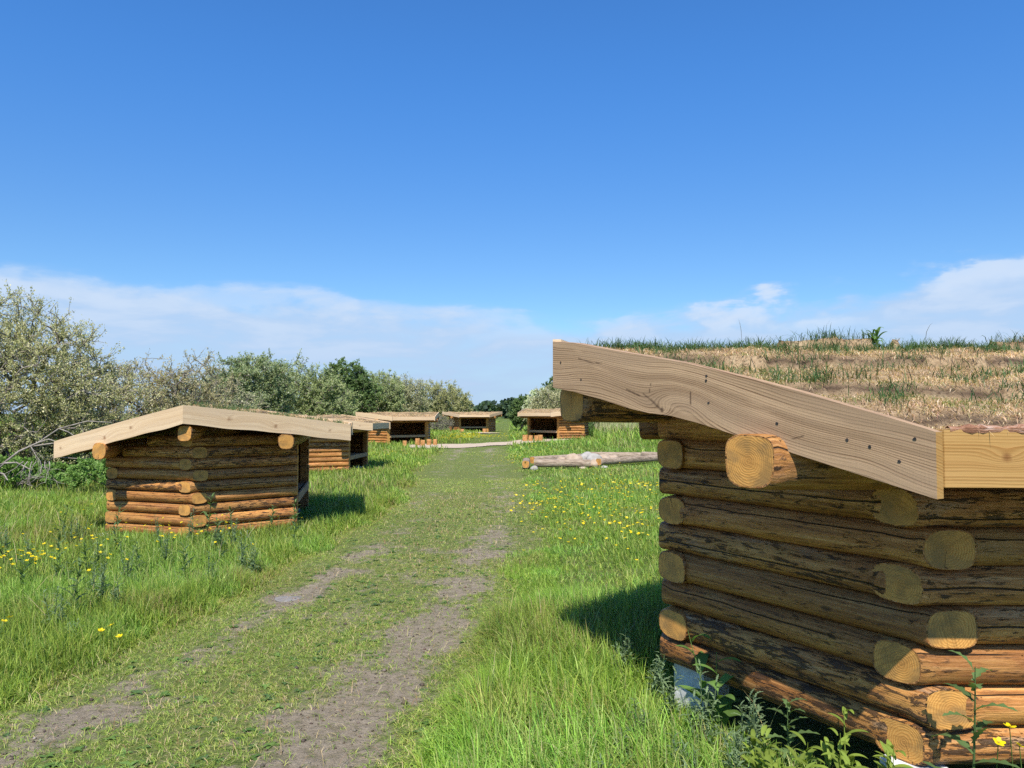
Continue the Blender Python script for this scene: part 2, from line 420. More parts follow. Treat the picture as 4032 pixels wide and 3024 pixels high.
def plank(name, parent, mat, O0, O1, I0, I1, top, bot, nu=60, nv=10, spacing=.009, gauss=(), knots=(), seed=0, lines=(), endmat=None):
    """board standing on edge: O outer, I inner plan points; top/bot = height as function of s in 0..1"""
    O0, O1, I0, I1 = [np.array(q, float) for q in (O0, O1, I0, I1)]
    L = np.linalg.norm(O1 - O0); s = np.linspace(0, 1, nu + 1); v = np.linspace(0, 1, nv + 1)
    tp = np.array([top(q) for q in s]); bt = np.array([bot(q) for q in s])
    S, Vv = np.meshgrid(s, v, indexing='ij'); Z = bt[:, None] + (tp - bt)[:, None] * Vv
    def grid(a, b): return np.stack([a[0] + (b[0] - a[0]) * S, a[1] + (b[1] - a[1]) * S, Z], 2).reshape(-1, 3)
    co = np.concatenate([grid(O0, O1), grid(I0, I1)]); n1 = (nu + 1) * (nv + 1)
    hm = (Z - bt[:, None]).ravel(); sm = (S * L).ravel()
    g = hm / spacing + seed * 3.1 + np.sin(sm * 2.1 + seed) * 1.1 + np.sin(sm * 4.7 + seed * 2) * .5
    for (gs, gv, ls, lv, amp) in gauss:
        g = g + amp / spacing * np.exp(-((sm - gs * L) / ls) ** 2 - ((hm - gv) / lv) ** 2)
    kn = np.zeros_like(g)
    for (ks, kv, rr) in knots:
        d = np.hypot((sm - ks * L), (hm - kv) * 1.0); kn = np.maximum(kn, np.clip(1.6 - d / rr, 0, 1))
        g = g + (rr * 2.6 / spacing) * np.exp(-((sm - ks * L) / (rr * 6)) ** 2 - ((hm - kv) / (rr * 2.6)) ** 2)
    for (a0, b0, a1, b1, wl) in lines:
        dx, dy = (a1 - a0) * L, b1 - b0; q = np.clip(((sm - a0 * L) * dx + (hm - b0) * dy) / (dx * dx + dy * dy), 0, 1)
        kn = np.maximum(kn, np.clip(1.5 - np.hypot(sm - a0 * L - q * dx, hm - b0 - q * dy) / wl, 0, 1))
    mb = MB(); idx = lambda i, j, o: o * n1 + i * (nv + 1) + j
    F = []; uv = []
    flat = lambda q: (float(np.tile(sm, 2)[q]), float(np.tile(hm, 2)[q]))
    SM = np.tile(sm, 2); HM = np.tile(hm, 2)
    for i in range(nu):
        for j in range(nv):
            F.append([idx(i, j, 0), idx(i + 1, j, 0), idx(i + 1, j + 1, 0), idx(i, j + 1, 0)])
            F.append([idx(i, j, 1), idx(i, j + 1, 1), idx(i + 1, j + 1, 1), idx(i + 1, j, 1)])
        F.append([idx(i, nv, 0), idx(i + 1, nv, 0), idx(i + 1, nv, 1), idx(i, nv, 1)])
        F.append([idx(i, 0, 0), idx(i, 0, 1), idx(i + 1, 0, 1), idx(i + 1, 0, 0)])
    for j in range(nv):
        F.append([idx(0, j, 0), idx(0, j + 1, 0), idx(0, j + 1, 1), idx(0, j, 1)])
        F.append([idx(nu, j, 0), idx(nu, j, 1), idx(nu, j + 1, 1), idx(nu, j + 1, 0)])
    so = seed * 7.7
    uv = [[(SM[q] + so, HM[q] + so) for q in f] for f in F]
    # end grain: spread the ring lines across the thickness
    g2 = g + .035 / spacing * .35
    mb.add(co.tolist(), F, uv, 0, False, random.random())
    if endmat: mb.m[-2 * nv:] = [1] * (2 * nv); mat = [mat, endmat]
    ob = mb.build(name, mat, parent, {'grain': np.concatenate([g, g2]), 'knot': np.concatenate([kn, kn])})
    return ob

def interp(pts):
    xs = [p[0] for p in pts]; ys = [p[1] for p in pts]
    return lambda q: float(np.interp(q, xs, ys))

# ------------------------------------------------------------------ the log shelters
D = 1.2; L = 2.5; TH = math.radians(57); TT = math.tan(TH); SN = math.sin(TH)
R = L / 2 + D / TT + .632; AX = L / 2 + D / math.tan(math.radians(59.2))
ZR = 1.785; SB = .2556; SF = .132; PITCH = .153; RL = .093; HL = .0785
def roof_z(y): return ZR - (SB * y if y > 0 else SF * -y)

def make_shelter(pos, rot, label, detail, back=1.8, traced=None, straw=9000, tufts=60, seed=1, green=.15):
    random.seed(seed * 13 + 5)
    root = empty('log_shelter', (pos[0], pos[1], pos[2]), rot)
    tag(root, label, 'shelter', 'log shelters with turf roofs')
    seg, step = {2: (24, .10), 1: (16, .2), 0: (10, .5)}[detail]
    BO, FO = back, 2.05
    P = [Vector((L / 2, -D, 0)), Vector((AX, 0, 0)), Vector((L / 2, D, 0)), Vector((-L / 2, D, 0)), Vector((-AX, 0, 0)), Vector((-L / 2, -D, 0))]
    nor = []
    for w in range(5):
        e = (P[w + 1] - P[w]).normalized(); nor.append(Vector((e.y, -e.x, 0)))
        if nor[-1].dot(P[w] + P[w + 1]) < 0: nor[-1] = -nor[-1]
    for w in range(5):
        mb = MB()
        for k in range(9):
            if w == 2 and k > 6: continue
            z = PITCH * (k + .5)
            e = (P[w + 1] - P[w]).normalized(); A = P[w].copy(); B = P[w + 1].copy(); nA = nB = None
            pass_start = (k % 2 == 0)               # which wall runs through at a corner alternates
            if w == 0: A = A + e * (-.10 / e.y if e.y else 0); A = P[0] - e * .12; nA = Vector((0, -1, 0))
            else:
                if pass_start: A = A - e * ((RL + random.uniform(-.012, .010)) / SN); nA = nor[w - 1]
                else: A = A + e * (RL * .55); nA = nor[w - 1]
            if w == 4: B = P[5] + e * .12; nB = Vector((0, -1, 0))
            else:
                if not pass_start: B = B + e * ((RL + random.uniform(-.012, .010)) / SN); nB = nor[w + 1]
                else: B = B - e * (RL * .55); nB = nor[w + 1]
            ymax = None
            if w in (1, 3): ymax = {7: 1.0, 8: .62}.get(k)
            if w in (0, 4): ymax = {8: 1.0}.get(k)
            if ymax:
                tgt = lambda Q0, Q1: Q0 + (Q1 - Q0) * ((ymax - abs(Q0.y)) / (abs(Q1.y) - abs(Q0.y)))
                if w in (1, 4): B = tgt(P[w], P[w + 1]); nB = None
                else: A = tgt(P[w + 1], P[w]); nA = None
            rr = RL * random.uniform(.97, 1.05)
            A = A + Vector((0, 0, z)); B = B + Vector((0, 0, z)); jo = nor[w] * random.uniform(-.006, .008)
            add_log(mb, A + jo, B + jo, rr, nA, nB, HL, seg, step)
        mb.build('log_wall', [M['log'], M['end']], root)
    # ridge beam and purlins
    bn = [Vector((SN, math.cos(TH), 0)), Vector((-SN, math.cos(TH), 0))]
    for (y, z, r, ex) in ((0, 1.422, .100, R - .105), (D, 1.178, .108, R - D / TT + .055), (-D, 1.285, .103, R - D / TT + .055)):
        mb = MB(); sy = -1 if y < 0 else 1
        add_log(mb, (ex, y, z), (-ex, y, z), r, Vector((SN, sy * math.cos(TH), 0)), Vector((-SN, sy * math.cos(TH), 0)), r, seg, step * 1.6)
        mb.build('ridge_beam' if y == 0 else 'purlin', [M['log'], M['end']], root)
    # opening: posts, floor, front board
    for sx in (-1, 1):
        mb = MB(); mb.box((sx * (L / 2 - .09), -D - .02, .60), (.15, .13, 1.20), bev=.012, rnd=random.random())
        mb.build('post', M['post'], root)
    mb = MB(); nb = 12
    for i in range(nb):
        y0 = -D - .04 + (2 * D - .05) * i / nb
        hw = AX - abs(y0 + .09) / TT - .12 if y0 > -D + .12 else L / 2 - .17
        mb.box((0, y0 + .1, .44), (2 * hw, (2 * D - .05) / nb - .006, .03), bev=.004, rnd=random.random())
    mb.build('floor', M['floorwood'], root)
    mb = MB(); mb.box((0, -D - .10, .415), (L - .32, .035, .13), bev=.005); mb.build('seat_board', M['floorwood'], root)
    # foundation blocks
    for q, off in ((1, .12), (2, -.07), (3, -.07), (4, .12), (0, .2), (5, .2)):
        c = P[q] * (1 - off / P[q].length); mb = MB()
        mb.box((c.x, c.y, -.16), (.22, .22, .318), rz=[0, PI / 2 - TH, 0, 0, TH - PI / 2, 0][q] if q in (1, 4) else 0, bev=.012)
        mb.build('foundation_block', M['concrete'], root)
    # roof deck
    tb = .040; xe = lambda y: R - tb / SN - abs(y) / TT
    mb = MB()
    for y0, y1 in ((0, BO - .05), (-FO + .05, 0)):
        vs = []
        for dz in (-.125, -.155):
            for y in (y0, y1):
                for sx in (-1, 1): vs.append((sx * (xe(y) - .004), y, roof_z(y if abs(y) > 1e-6 else (y0 + y1) * 1e-9) + dz))
        mb.add(vs, [[0, 1, 3, 2], [4, 6, 7, 5], [0, 2, 6, 4], [1, 5, 7, 3], [2, 3, 7, 6], [0, 4, 5, 1]])
    mb.build('roof_deck', M['deck'], root)
    # edge boards
    fr = detail == 2
    for sx in (1, -1):
        for hb, o in ((1, BO), (-1, FO)):
            O0 = (sx * R, 0); O1 = (sx * (R - o / TT), hb * o); sl = SB if hb > 0 else SF
            ex = np.array(O1) - np.array(O0); ex = ex / np.linalg.norm(ex); O1 = tuple(np.array(O1) + ex * (-.022 if traced and sx == 1 and hb == 1 else .025))
            I0 = (sx * (R - tb / SN), 0); nin = np.array([-sx * SN, -hb * math.cos(TH)]) * tb
            I1 = tuple(np.array(O1) + nin)
            Lb = math.hypot(O1[0] - O0[0], O1[1] - O0[1])
            sd = seed * 1.7 + (sx + 1) + hb * .6
            if traced and sx == 1 and hb == 1:
                b = plank('barge_board', root, M['near_plank'], O0, O1, I0, I1, interp(traced[0]), interp(traced[1]), 300, 52, .0108,
                          gauss=[(.47, .075, .17, .085, -.060), (.36, .03, .10, .06, .030), (.62, .05, .35, .06, -.018), (.16, .10, .25, .09, -.030), (.88, .06, .16, .06, -.030), (.75, .16, .3, .06, .014), (.0, .08, .3, .1, .02)],
                          knots=[(.405, .022, .010)], seed=3.3, lines=[(.29, .090, .335, .073, .0035), (.345, .087, .372, .062, .003), (.372, .062, .402, .022, .004), (.11, .185, .165, .178, .003), (.165, .178, .20, .186, .002), (.49, .075, .49, .130, .002), (.365, .09, .37, .14, .002), (.74, .055, .765, .08, .002)], endmat=M['fresh_plank'])
                b['label'] = 'wide weathered board with wavy natural edge'
                for (s_, zz) in ((.534, 1.763), (.535, 1.783), (.54, 1.666), (.707, 1.580), (.85, 1.525), (.891, 1.503), (.941, 1.457), (.967, 1.535), (.035, 1.90), (.12, 1.80)):
                    q = np.array(O0) + (np.array(O1) - np.array(O0)) * s_; nm = MB()
                    w = Vector((SN, math.cos(TH), 0)); ce = Vector((q[0], q[1], zz - .25))
                    a1 = Vector((0, 0, 1)); a2 = w.cross(a1); rs = [ce + w * .0018 + (a1 * math.cos(i * .7854) + a2 * math.sin(i * .7854)) * .0055 * random.uniform(.8, 1.3) for i in range(8)]; rs += [p_ - w * .004 for p_ in rs]
                    nm.add(rs, [list(range(8))[::-1]] + [[i, (i + 1) % 8, 8 + (i + 1) % 8, 8 + i] for i in range(8)]); nm.build('nail', M['iron'], b)
            else:
                wv = lambda q, a=sd: .006 * math.sin(q * 9 + a) + .004 * math.sin(q * 23 + a * 2)
                hw = .235
                plank('barge_board', root, M['pale_plank'], O0, O1, I0, I1,
                      (lambda q, o=o, sl=sl: ZR - sl * o * q + .012 * math.sin(PI * q)), (lambda q, o=o, sl=sl, wv=wv: ZR - sl * o * q - hw + wv(q)),
                      70 if detail else 16, 12 if detail else 4, .011, knots=[(random.uniform(.2, .4), .13, .02), (random.uniform(.5, .7), .09, .022), (random.uniform(.8, .95), .12, .016)] if detail else (), seed=sd)
    for hb, o in ((1, BO), (-1, FO)):
        dy_ = .022 if traced else 0; yo, yi = o - .016 - dy_, o - .052 - dy_; zt = roof_z(hb * o) - .008
        xo = R - tb / SN - yo / TT - .003; xi = R - tb / SN - yi / TT - .003
        kn = [(.07, .10, .012), (.205, .095, .012), (.34, .1, .010), (.5, .09, .013), (.68, .1, .012), (.86, .09, .012)] if traced else []
        kn = [(1 - a, b_, c_) for a, b_, c_ in kn]
        plank('eave_board', root, M['fresh_plank'] if traced else M['pale_plank'], (-xo, hb * yo), (xo, hb * yo), (-xi, hb * yi), (xi, hb * yi),
              lambda q: zt, lambda q: zt - .192 + .002 * math.sin(q * 14), 300 if traced else (40 if detail else 10), 30 if traced else 6, .0105, knots=kn, seed=seed + hb)
        if detail == 2:
            mb = MB(); nn = 160; vs = []; fs = []; rg = np.random.default_rng(seed + 3)
            for i in range(nn + 1):
                x = -xo + .02 + (2 * xo - .04) * i / nn; j = rg.uniform(-.002, .004) + .003 * math.sin(i * .7); yy = hb * (yo - .004)
                for (dy, dz) in ((.004 + j * .5, -.008 - j), (.006 + j, .004 + j * .5), (-.010, .012 + j * 1.3), (-.03, .004)):
                    vs.append((x, yy + hb * dy, zt + dz))
            for i in range(nn):
                for k in range(3):
                    fs.append([i * 4 + k, (i + 1) * 4 + k, (i + 1) * 4 + k + 1, i * 4 + k + 1])
            mb.add(vs, fs, [[(vs[i][0], vs[i][2] + vs[i][1]) for i in f] for f in fs], smooth=True); mb.build('bark_edge', M['redbark'], root)
    # the sod: a lumpy sheet over both slopes with sides
    nx, ny = {2: (180, 130), 1: (80, 60), 0: (40, 30)}[detail]
    ys = np.linspace(-FO + .055, BO - .055, ny + 1); xs = np.linspace(-1, 1, nx + 1)
    X = xs[None, :] * (R - tb / SN - .006 - abs(ys) / TT)[:, None]; Y = np.repeat(ys[:, None], nx + 1, 1)
    base = np.where(Y > 0, ZR - SB * Y, ZR + SF * Y)
    rows = np.abs(Y) + (vnoise(X, Y, .5, seed + 3) - .5) * .16 + (vnoise(X, Y, .12, seed + 4) - .5) * .05
    ph = np.mod(rows, .56) / .56
    seam = np.clip(1 - np.abs(ph - .95) / .11, 0, 1) * (vnoise(X, Y, .35, seed + 8) > .28) * (np.abs(Y) > .3)
    Z = base - .068 + (fbm(X, Y, .45, seed + 11, 4) - .42) * .062 + (vnoise(X, Y, .07, seed) - .5) * .02 + ph * .062 - seam * .03
    edge = np.minimum(np.minimum((1 - np.abs(xs))[None, :] * 8, 1), np.minimum((BO - .055 - Y) * 4, (Y + FO - .055) * 4)).clip(0, 1)
    Z = np.where(edge < 1, base - .03 + (Z - base + .03) * (.25 + .75 * edge), Z)
    co = np.stack([X, Y, Z], 2).reshape(-1, 3); W = nx + 1
    i, j = np.meshgrid(np.arange(ny), np.arange(nx), indexing='ij'); q = (i * W + j).ravel()
    F = np.stack([q, q + 1, q + W + 1, q + W], 1)
    rim = np.concatenate([np.arange(W), np.arange(1, ny + 1) * W + nx, (ny * W + np.arange(nx))[::-1], (np.arange(1, ny) * W)[::-1]])
    lo = co[rim].copy(); lo[:, 2] = np.where(lo[:, 1] > 0, ZR - SB * lo[:, 1], ZR + SF * lo[:, 1]) - .12
    n0 = len(co); k = len(rim); a = np.arange(k); b = (a + 1) % k
    F2 = np.stack([rim[a], n0 + a, n0 + b, rim[b]], 1)
    F = np.concatenate([F, F2]); co = np.concatenate([co, lo])
    turf = quick_mesh('turf_roof', co, F.ravel(), np.full(len(F), 4), M['sod'], root, smooth=True)
    at = turf.data.attributes.new('soil', 'FLOAT', 'POINT'); at.data.foreach_set('value', np.concatenate([np.clip(seam, 0, 1).ravel(), np.ones(k)]).astype(np.float32))
    # dry straw and green tufts growing on the sod
    def sample(n, ylo, yhi):
        y = RNG.uniform(ylo, yhi, n); x = RNG.uniform(-1, 1, n) * (R - .09 - np.abs(y) / TT)
        fi = (y - ys[0]) / (ys[-1] - ys[0]) * ny; fj = (x / (R - tb / SN - .006 - abs(y) / TT) + 1) / 2 * nx
        i = np.clip(np.round(fi).astype(int), 0, ny); j = np.clip(np.round(fj).astype(int), 0, nx)
        return np.stack([x, y, Z[i, j] - .004], 1), seam[i, j]
    S = 1. if detail == 2 else (1.7 if detail == 1 else 3.5)
    pos, sm_ = sample(straw, -FO + .07, BO - .06); pos = pos[RNG.uniform(0, 1, len(pos)) > np.maximum(sm_ * .97, np.clip((fbm(pos[:, 0], pos[:, 1], .3, seed + 41, 3) - .64) * 7, 0, .9))]; n = len(pos)
    dry = fbm(pos[:, 0], pos[:, 1], .6, seed + 21)
    cs = palette(n, [(.64, .445, .275), (.78, .59, .40), (.46, .30, .18), (.34, .29, .13)], [4, 3, 2.4, 1.])
    cs = cs * (.62 + .9 * fbm(pos[:, 0], pos[:, 1], .22, seed + 31, 3))[:, None]
    gm = (dry > .60)[:, None] & (RNG.uniform(0, 1, (n, 1)) < .55); cs = np.where(gm, palette(n, [(.17, .21, .06), (.24, .25, .09)], [1, 1]), cs)
    parts = [blades(pos, RNG.uniform(.022, .058, n) * S ** .5, RNG.uniform(.0018, .0034, n) * S, RNG.uniform(0, 6.28, n), RNG.uniform(.75, 1.6, n), cs)]
    # tufts: most along the ridge, the rest scattered
    nt = tufts; ty = np.where(RNG.uniform(0, 1, nt) < .34, RNG.normal(0, .11, nt), RNG.uniform(-FO + .15, BO - .15, nt)); tx = RNG.uniform(-1, 1, nt) * (R - .2 - np.abs(ty) / TT)
    per = {2: 44, 1: 14, 0: 8}[detail]
    cx = np.repeat(tx, per) + RNG.normal(0, .038, nt * per) * np.repeat(RNG.uniform(.6, 2.2, nt), per); cy = np.repeat(ty, per) + RNG.normal(0, .03, nt * per)
    ok = np.abs(cx) < R - .1 - np.abs(cy) / TT; cx, cy = cx[ok], cy[ok]; n = len(cx)
    fi = np.clip(((cy - ys[0]) / (ys[-1] - ys[0]) * ny).round().astype(int), 0, ny); fj = np.clip(((cx / (R - tb / SN - .006 - abs(cy) / TT) + 1) / 2 * nx).round().astype(int), 0, nx)
    pos = np.stack([cx, cy, Z[fi, fj] - .005], 1)
    parts.append(blades(pos, RNG.uniform(.03, .095, n) * (1 + .25 * (S > 1)), RNG.uniform(.0022, .0042, n) * S, RNG.uniform(0, 6.28, n), RNG.uniform(.15, 1.1, n),
                        palette(n, [(.065, .130, .042), (.095, .16, .055), (.20, .22, .085)], [4, 3, .7])))
    if detail == 2:   # a few tall seed stalks on the ridge
        sx_ = np.array([-.06, -.62, -1.02, -1.25, .55, 1.15, 1.6]); n = len(sx_)
        pos = np.stack([sx_, RNG.uniform(-.05, .05, n), np.full(n, ZR - .0)], 1)
        parts.append(blades(pos, RNG.uniform(.09, .16, n), np.full(n, .0035), RNG.uniform(0, 6.28, n), RNG.uniform(.05, .35, n), palette(n, [(.16, .14, .07)], [1])))
    V, F, T, C = merge(parts)
    g = quick_mesh('roof_grass', V, F, T, M['blade'], turf, C); g['kind'] = 'stuff'
    return root

TR_TOP = [(s_ * 1.010, z_ - .25) for s_, z_ in [(0, 2.022), (.002, 2.022), (.091, 1.999), (.25, 1.934), (.471, 1.847), (.651, 1.757), (.749, 1.704), (.836, 1.652), (.914, 1.607), (.968, 1.574), (.997, 1.555), (1.02, 1.543)]]
TR_BOT = [(s_ * 1.010, z_ - .25) for s_, z_ in [(0, 1.765), (.016, 1.759), (.087, 1.737), (.192, 1.694), (.294, 1.645), (.36, 1.622), (.428, 1.609), (.503, 1.579), (.586, 1.538), (.7, 1.483), (.834, 1.416), (.912, 1.378), (.983, 1.343), (1.02, 1.330)]]
SHELTERS = []
def shelter(*a, **k): SHELTERS.append(make_shelter(*a, **k))
shelter((2.89, 4.30, .25), PI, 'large log shelter filling the right foreground, closed back wall facing the camera', 2, traced=(TR_TOP, TR_BOT), straw=85000, tufts=560, seed=1)
shelter((-4.69, 12.39, -.06), math.radians(101), 'log shelter at left with a peaked pale plank roof edge, beside bleached dead branches', 1, back=1.92, straw=22000, tufts=300, seed=2)
shelter((-6.37, 25.6, -.20), math.radians(87), 'log shelter just behind the left peaked one, half hidden by its roof', 1, straw=9000, tufts=40, seed=3)
shelter((-6.6, 44.7, -.08), math.radians(33), 'open log shelter beyond the second left one, with five stump stools on gravel', 0, straw=7000, tufts=8, seed=4)
shelter((2.73, 45.96, .15), math.radians(-45), 'open log shelter partly hidden by the near roof beam, four stump stools in front', 0, straw=7000, tufts=8, seed=5)
shelter((-3.5, 68., .0), math.radians(7.4), 'smallest and farthest open log shelter, facing the camera in the centre', 0, straw=6000, tufts=6, seed=6)

# ------------------------------------------------------------------ ground, track, gravel
def grid_sheet(name, xs, ys, mat, lift=0., mask=None, usebare=True, kind='structure'):
    X, Y = np.meshgrid(xs, ys); Z = height(X, Y) + lift
    co = np.stack([X, Y, Z], 2).reshape(-1, 3); W = len(xs)
    i, j = np.meshgrid(np.arange(len(ys) - 1), np.arange(W - 1), indexing='ij'); q = (i * W + j).ravel()
    F = np.stack([q, q + 1, q + W + 1, q + W], 1)
    if mask is not None:
        mk = mask(X, Y).ravel(); F = F[mk[F].all(1)]
        used = np.unique(F); re = np.zeros(len(co), int); re[used] = np.arange(len(used)); F = re[F]; co = co[used]
    o = quick_mesh(name, co, F.ravel(), np.full(len(F), 4), mat, smooth=True)
    if usebare:
        a = o.data.attributes.new('bare', 'FLOAT', 'POINT'); a.data.foreach_set('value', bare(co[:, 0], co[:, 1]).astype(np.float32))
    o['kind'] = kind; return o
def spaced(lim, fine, grow):
    v = [0.]; s = fine
    while v[-1] < lim:
        v.append(v[-1] + s)
        if v[-1] > 8: s *= grow
    return np.array(v)
gx = spaced(2500, .16, 1.035); gx = np.concatenate([-gx[:0:-1], gx])
gy = spaced(3000, .16, 1.03); gy = np.concatenate([np.arange(-12, 0, .5), gy])
grid_sheet('meadow', gx, gy, M['ground'])
tmask = lambda X, Y: np.abs(X - track_x(Y)) < track_w(Y) + .45 + (fbm(X, Y, .9, 41) - .5) * .9
grid_sheet('dirt_track', np.arange(-5, 2.2, .04), np.concatenate([np.arange(1.2, 14, .04), np.arange(14, 37.5, .15)]), M['track'], .006, tmask)
def poly_mask(P):
    P = np.array(P)
    def f(X, Y):
        Xn = X + (fbm(X, Y, 1.2, 51) - .5) * .9; Yn = Y + (fbm(X, Y, 1.2, 57) - .5) * .9
        ins = np.zeros(X.shape, bool); j = len(P) - 1
        for i in range(len(P)):
            c = ((P[i, 1] > Yn) != (P[j, 1] > Yn)) & (Xn < (P[j, 0] - P[i, 0]) * (Yn - P[i, 1]) / (P[j, 1] - P[i, 1] + 1e-9) + P[i, 0])
            ins ^= c; j = i
        return ins
    return f
G1 = poly_mask([(-6.0, 41.2), (-5.2, 38.2), (-4.0, 36.4), (-2.2, 36.6), (-1, 38.2), (.5, 40.2), (2.6, 42.2), (4, 43.4), (2.4, 45.0), (.6, 44.6), (-.6, 43.2), (-2, 41.8), (-3.6, 42.2), (-5, 43.0)])
G2 = poly_mask([(-4.6, 62.4), (-2.0, 60.6), (-.4, 62.6), (-2.4, 64.6), (-4.4, 65)])
G3 = poly_mask([(.2, 62), (2.6, 63), (2.2, 64.6), (-.2, 64)])
grid_sheet('gravel_path', np.arange(-8, 6, .16), np.arange(34, 48, .16), M['gravel'], .03, G1, False)
grid_sheet('gravel_apron', np.arange(-6, 4, .2), np.arange(59, 67, .2), M['gravel'], .05, lambda X, Y: G2(X, Y) | G3(X, Y), False)

# ------------------------------------------------------------------ meadow grass
SH = [(-1) ** 0 * 0]
def inside_shelter(x, y):
    return shelter_dist(x, y)[0] < .02
def shelter_dist(x, y):
    r = np.full(x.shape, 99.); r0 = r
    for k, s in enumerate(SHELTERS):
        c, sn = math.cos(s.rotation_euler.z), math.sin(s.rotation_euler.z)
        dx, dy = x - s.location.x, y - s.location.y; lx = c * dx + sn * dy; ly = -sn * dx + c * dy
        d = np.maximum(np.abs(ly) - D, (np.abs(lx) - AX + np.abs(ly) / TT) * SN); r = np.minimum(r, d)
        if k == 0: r0 = d
    return r, r0
def grass_len(x, y):
    u = np.abs(x - track_x(y)); e = u - track_w(y) + (fbm(x, y, .8, 61) - .5) * .8
    n = fbm(x, y, 1.4, 63); right = x > track_x(y)
    tall_l = .20 + .09 * n
    tall_r = np.interp(y, [3, 6.0, 8.0, 12, 30], [.25, .24, .14, .15, .2]) + .06 * n
    tall_r = np.where((y > 6.6) & (x < 1.1), tall_r * .6, tall_r)
    tall = np.where(right, tall_r, tall_l)
    tall = np.where(y > 34, .24 + .1 * n, tall)
    tall = np.where((x > 4.6) & (y > 38) & (y < 52), .5 + .3 * n, tall)
    f = np.clip(e / .5 + .2, 0, 1)
    return .030 + .040 * n + (tall - .06) * f * f, f

parts = []
def field(n, y0, y1, wmul, dens_pow=1., hmul=1., track=False):
    y = (RNG.uniform(0, 1, n) * (y1 ** (2 / dens_pow) - y0 ** (2 / dens_pow)) + y0 ** (2 / dens_pow)) ** (dens_pow / 2)
    x = RNG.uniform(-1, 1, n) * (.70 * y + 1.6)
    if track: x = track_x(y) + RNG.uniform(-1.6, 1.6, n)
    # tussocks: pull blades together into clumps
    cxs = np.floor(x / .09) * .09 + _hash(np.floor(x / .09), np.floor(y / .09), 3) * .09; cys = np.floor(y / .09) * .09 + _hash(np.floor(x / .09), np.floor(y / .09), 4) * .09
    pull = RNG.uniform(0, .7, n) * np.where(y < 16, 1, 0); x = x + (cxs - x) * pull; y = y + (cys - y) * pull
    ln, f = grass_len(x, y); b = bare(x, y)
    keep = RNG.uniform(0, 1, n) < np.clip(1 - b * .95, .08, 1) * np.where(f < .5, .95, 1)
    keep &= ~inside_shelter(x, y)
    keep &= ~((y > 33) & (y < 48) & G1(x, y)) & ~((y > 59) & (G2(x, y) | G3(x, y)))
    x, y, ln, f, b = x[keep], y[keep], ln[keep], f[keep], b[keep]; n = len(x)
    sd_, s0 = shelter_dist(x, y); ln = ln * np.clip(.45 + sd_ * 1.2, 0, 1) * np.clip(.5 + s0 * 1.2, 0, 1)
    ln = np.where(np.hypot((x - 2.5) / 2.5, (y - 24.9) / 2.4) < 1.15, ln * .42, ln)
    ln = ln * RNG.uniform(.45, 1.15, n) * hmul * np.where(y > 30, 1.15, 1)
    wd = np.maximum(RNG.uniform(.0030, .0062, n), .00072 * y * wmul * RNG.uniform(.6, 1.3, n)) * np.where(f < .5, .62, 1)
    dry = fbm(x, y, 1.1, 71); lush = fbm(x, y, 3.5, 77)
    c = palette(n, [(.240, .355, .052), (.335, .455, .085), (.140, .250, .040), (.45, .49, .15)], [4, 3, 2.5, 1.2])
    path = palette(n, [(.250, .345, .060), (.36, .40, .10), (.50, .41, .22), (.16, .25, .046)], [5, 3, 1.8, 2])
    c = np.where((f < .55)[:, None], path, c)
    yel = (dry > .60) & (RNG.uniform(0, 1, n) < .4); c = np.where(yel[:, None], palette(n, [(.30, .31, .09), (.38, .33, .15)], [3, 1]), c)
    pt = fbm(x, y, .7, 81, 3); c = c * np.where(f < .55, .80 + .3 * lush + .4 * pt, .50 + .42 * lush + .62 * pt)[:, None]; c = np.where(((pt > .57) & (f > .5))[:, None], c * np.array([.84, .95, 1.0]), c)
    leftdark = (x < track_x(y) - 1.2)[:, None]; c = np.where(leftdark, c * np.array([1.0, .95, .9]), c)
    rl = ((x > track_x(y) + 1.0) & (y < 8))[:, None]; c = np.where(rl, c * np.array([1.05, 1.08, 1.0]), c)
    head = np.where(RNG.uniform(0, 1, n) < .5, RNG.normal(PI * .9, .9, n), RNG.uniform(0, 6.28, n))
    lean = np.where(f < .5, RNG.uniform(.5, 1.5, n), np.abs(RNG.normal(.42, .38, n)))
    pos = np.stack([x, y, height(x, y) - .006], 1)
    parts.append(blades(pos, ln, wd, head, lean, c))
field(240000, 2.6, 7, 1.)
field(220000, 7, 15, 1.)
field(150000, 2.8, 9, .8, track=True)
field(60000, 9, 20, .9, track=True)
field(130000, 15, 34, 1.1)
field(110000, 34, 75, 1.25)
field(40000, 75, 150, 1.5, hmul=1.2)
V, F, T, C = merge(parts)
g = quick_mesh('meadow_grass', V, F, T, M['blade'], None, C)
tag(g, 'green meadow grass covering the field around the track', 'grass', kind='stuff')
parts = []

# seed stalks standing above the tall grass
n = 2600; y = RNG.uniform(3.4, 20, n); x = RNG.uniform(-1, 1, n) * (.70 * y + 1.4)
ln, f = grass_len(x, y); ok = (f > .8) & ~inside_shelter(x, y) & (shelter_dist(x, y)[0] > .25) & (ln > .2); x, y, ln = x[ok], y[ok], ln[ok]; n = len(x)
V1, F1, T1, C1 = blades(np.stack([x, y, height(x, y)], 1), ln * RNG.uniform(1.2, 1.75, n), np.maximum(.003, .0005 * y), RNG.uniform(0, 6.28, n), RNG.uniform(.08, .5, n), palette(n, [(.40, .36, .17), (.30, .34, .12), (.46, .36, .22)], [2, 2, 1]), .8)
tag(quick_mesh('seed_stalks', V1, F1, T1, M['straw'], None, C1), 'thin tan seed stalks standing above the tall meadow grass', 'grass', kind='stuff')

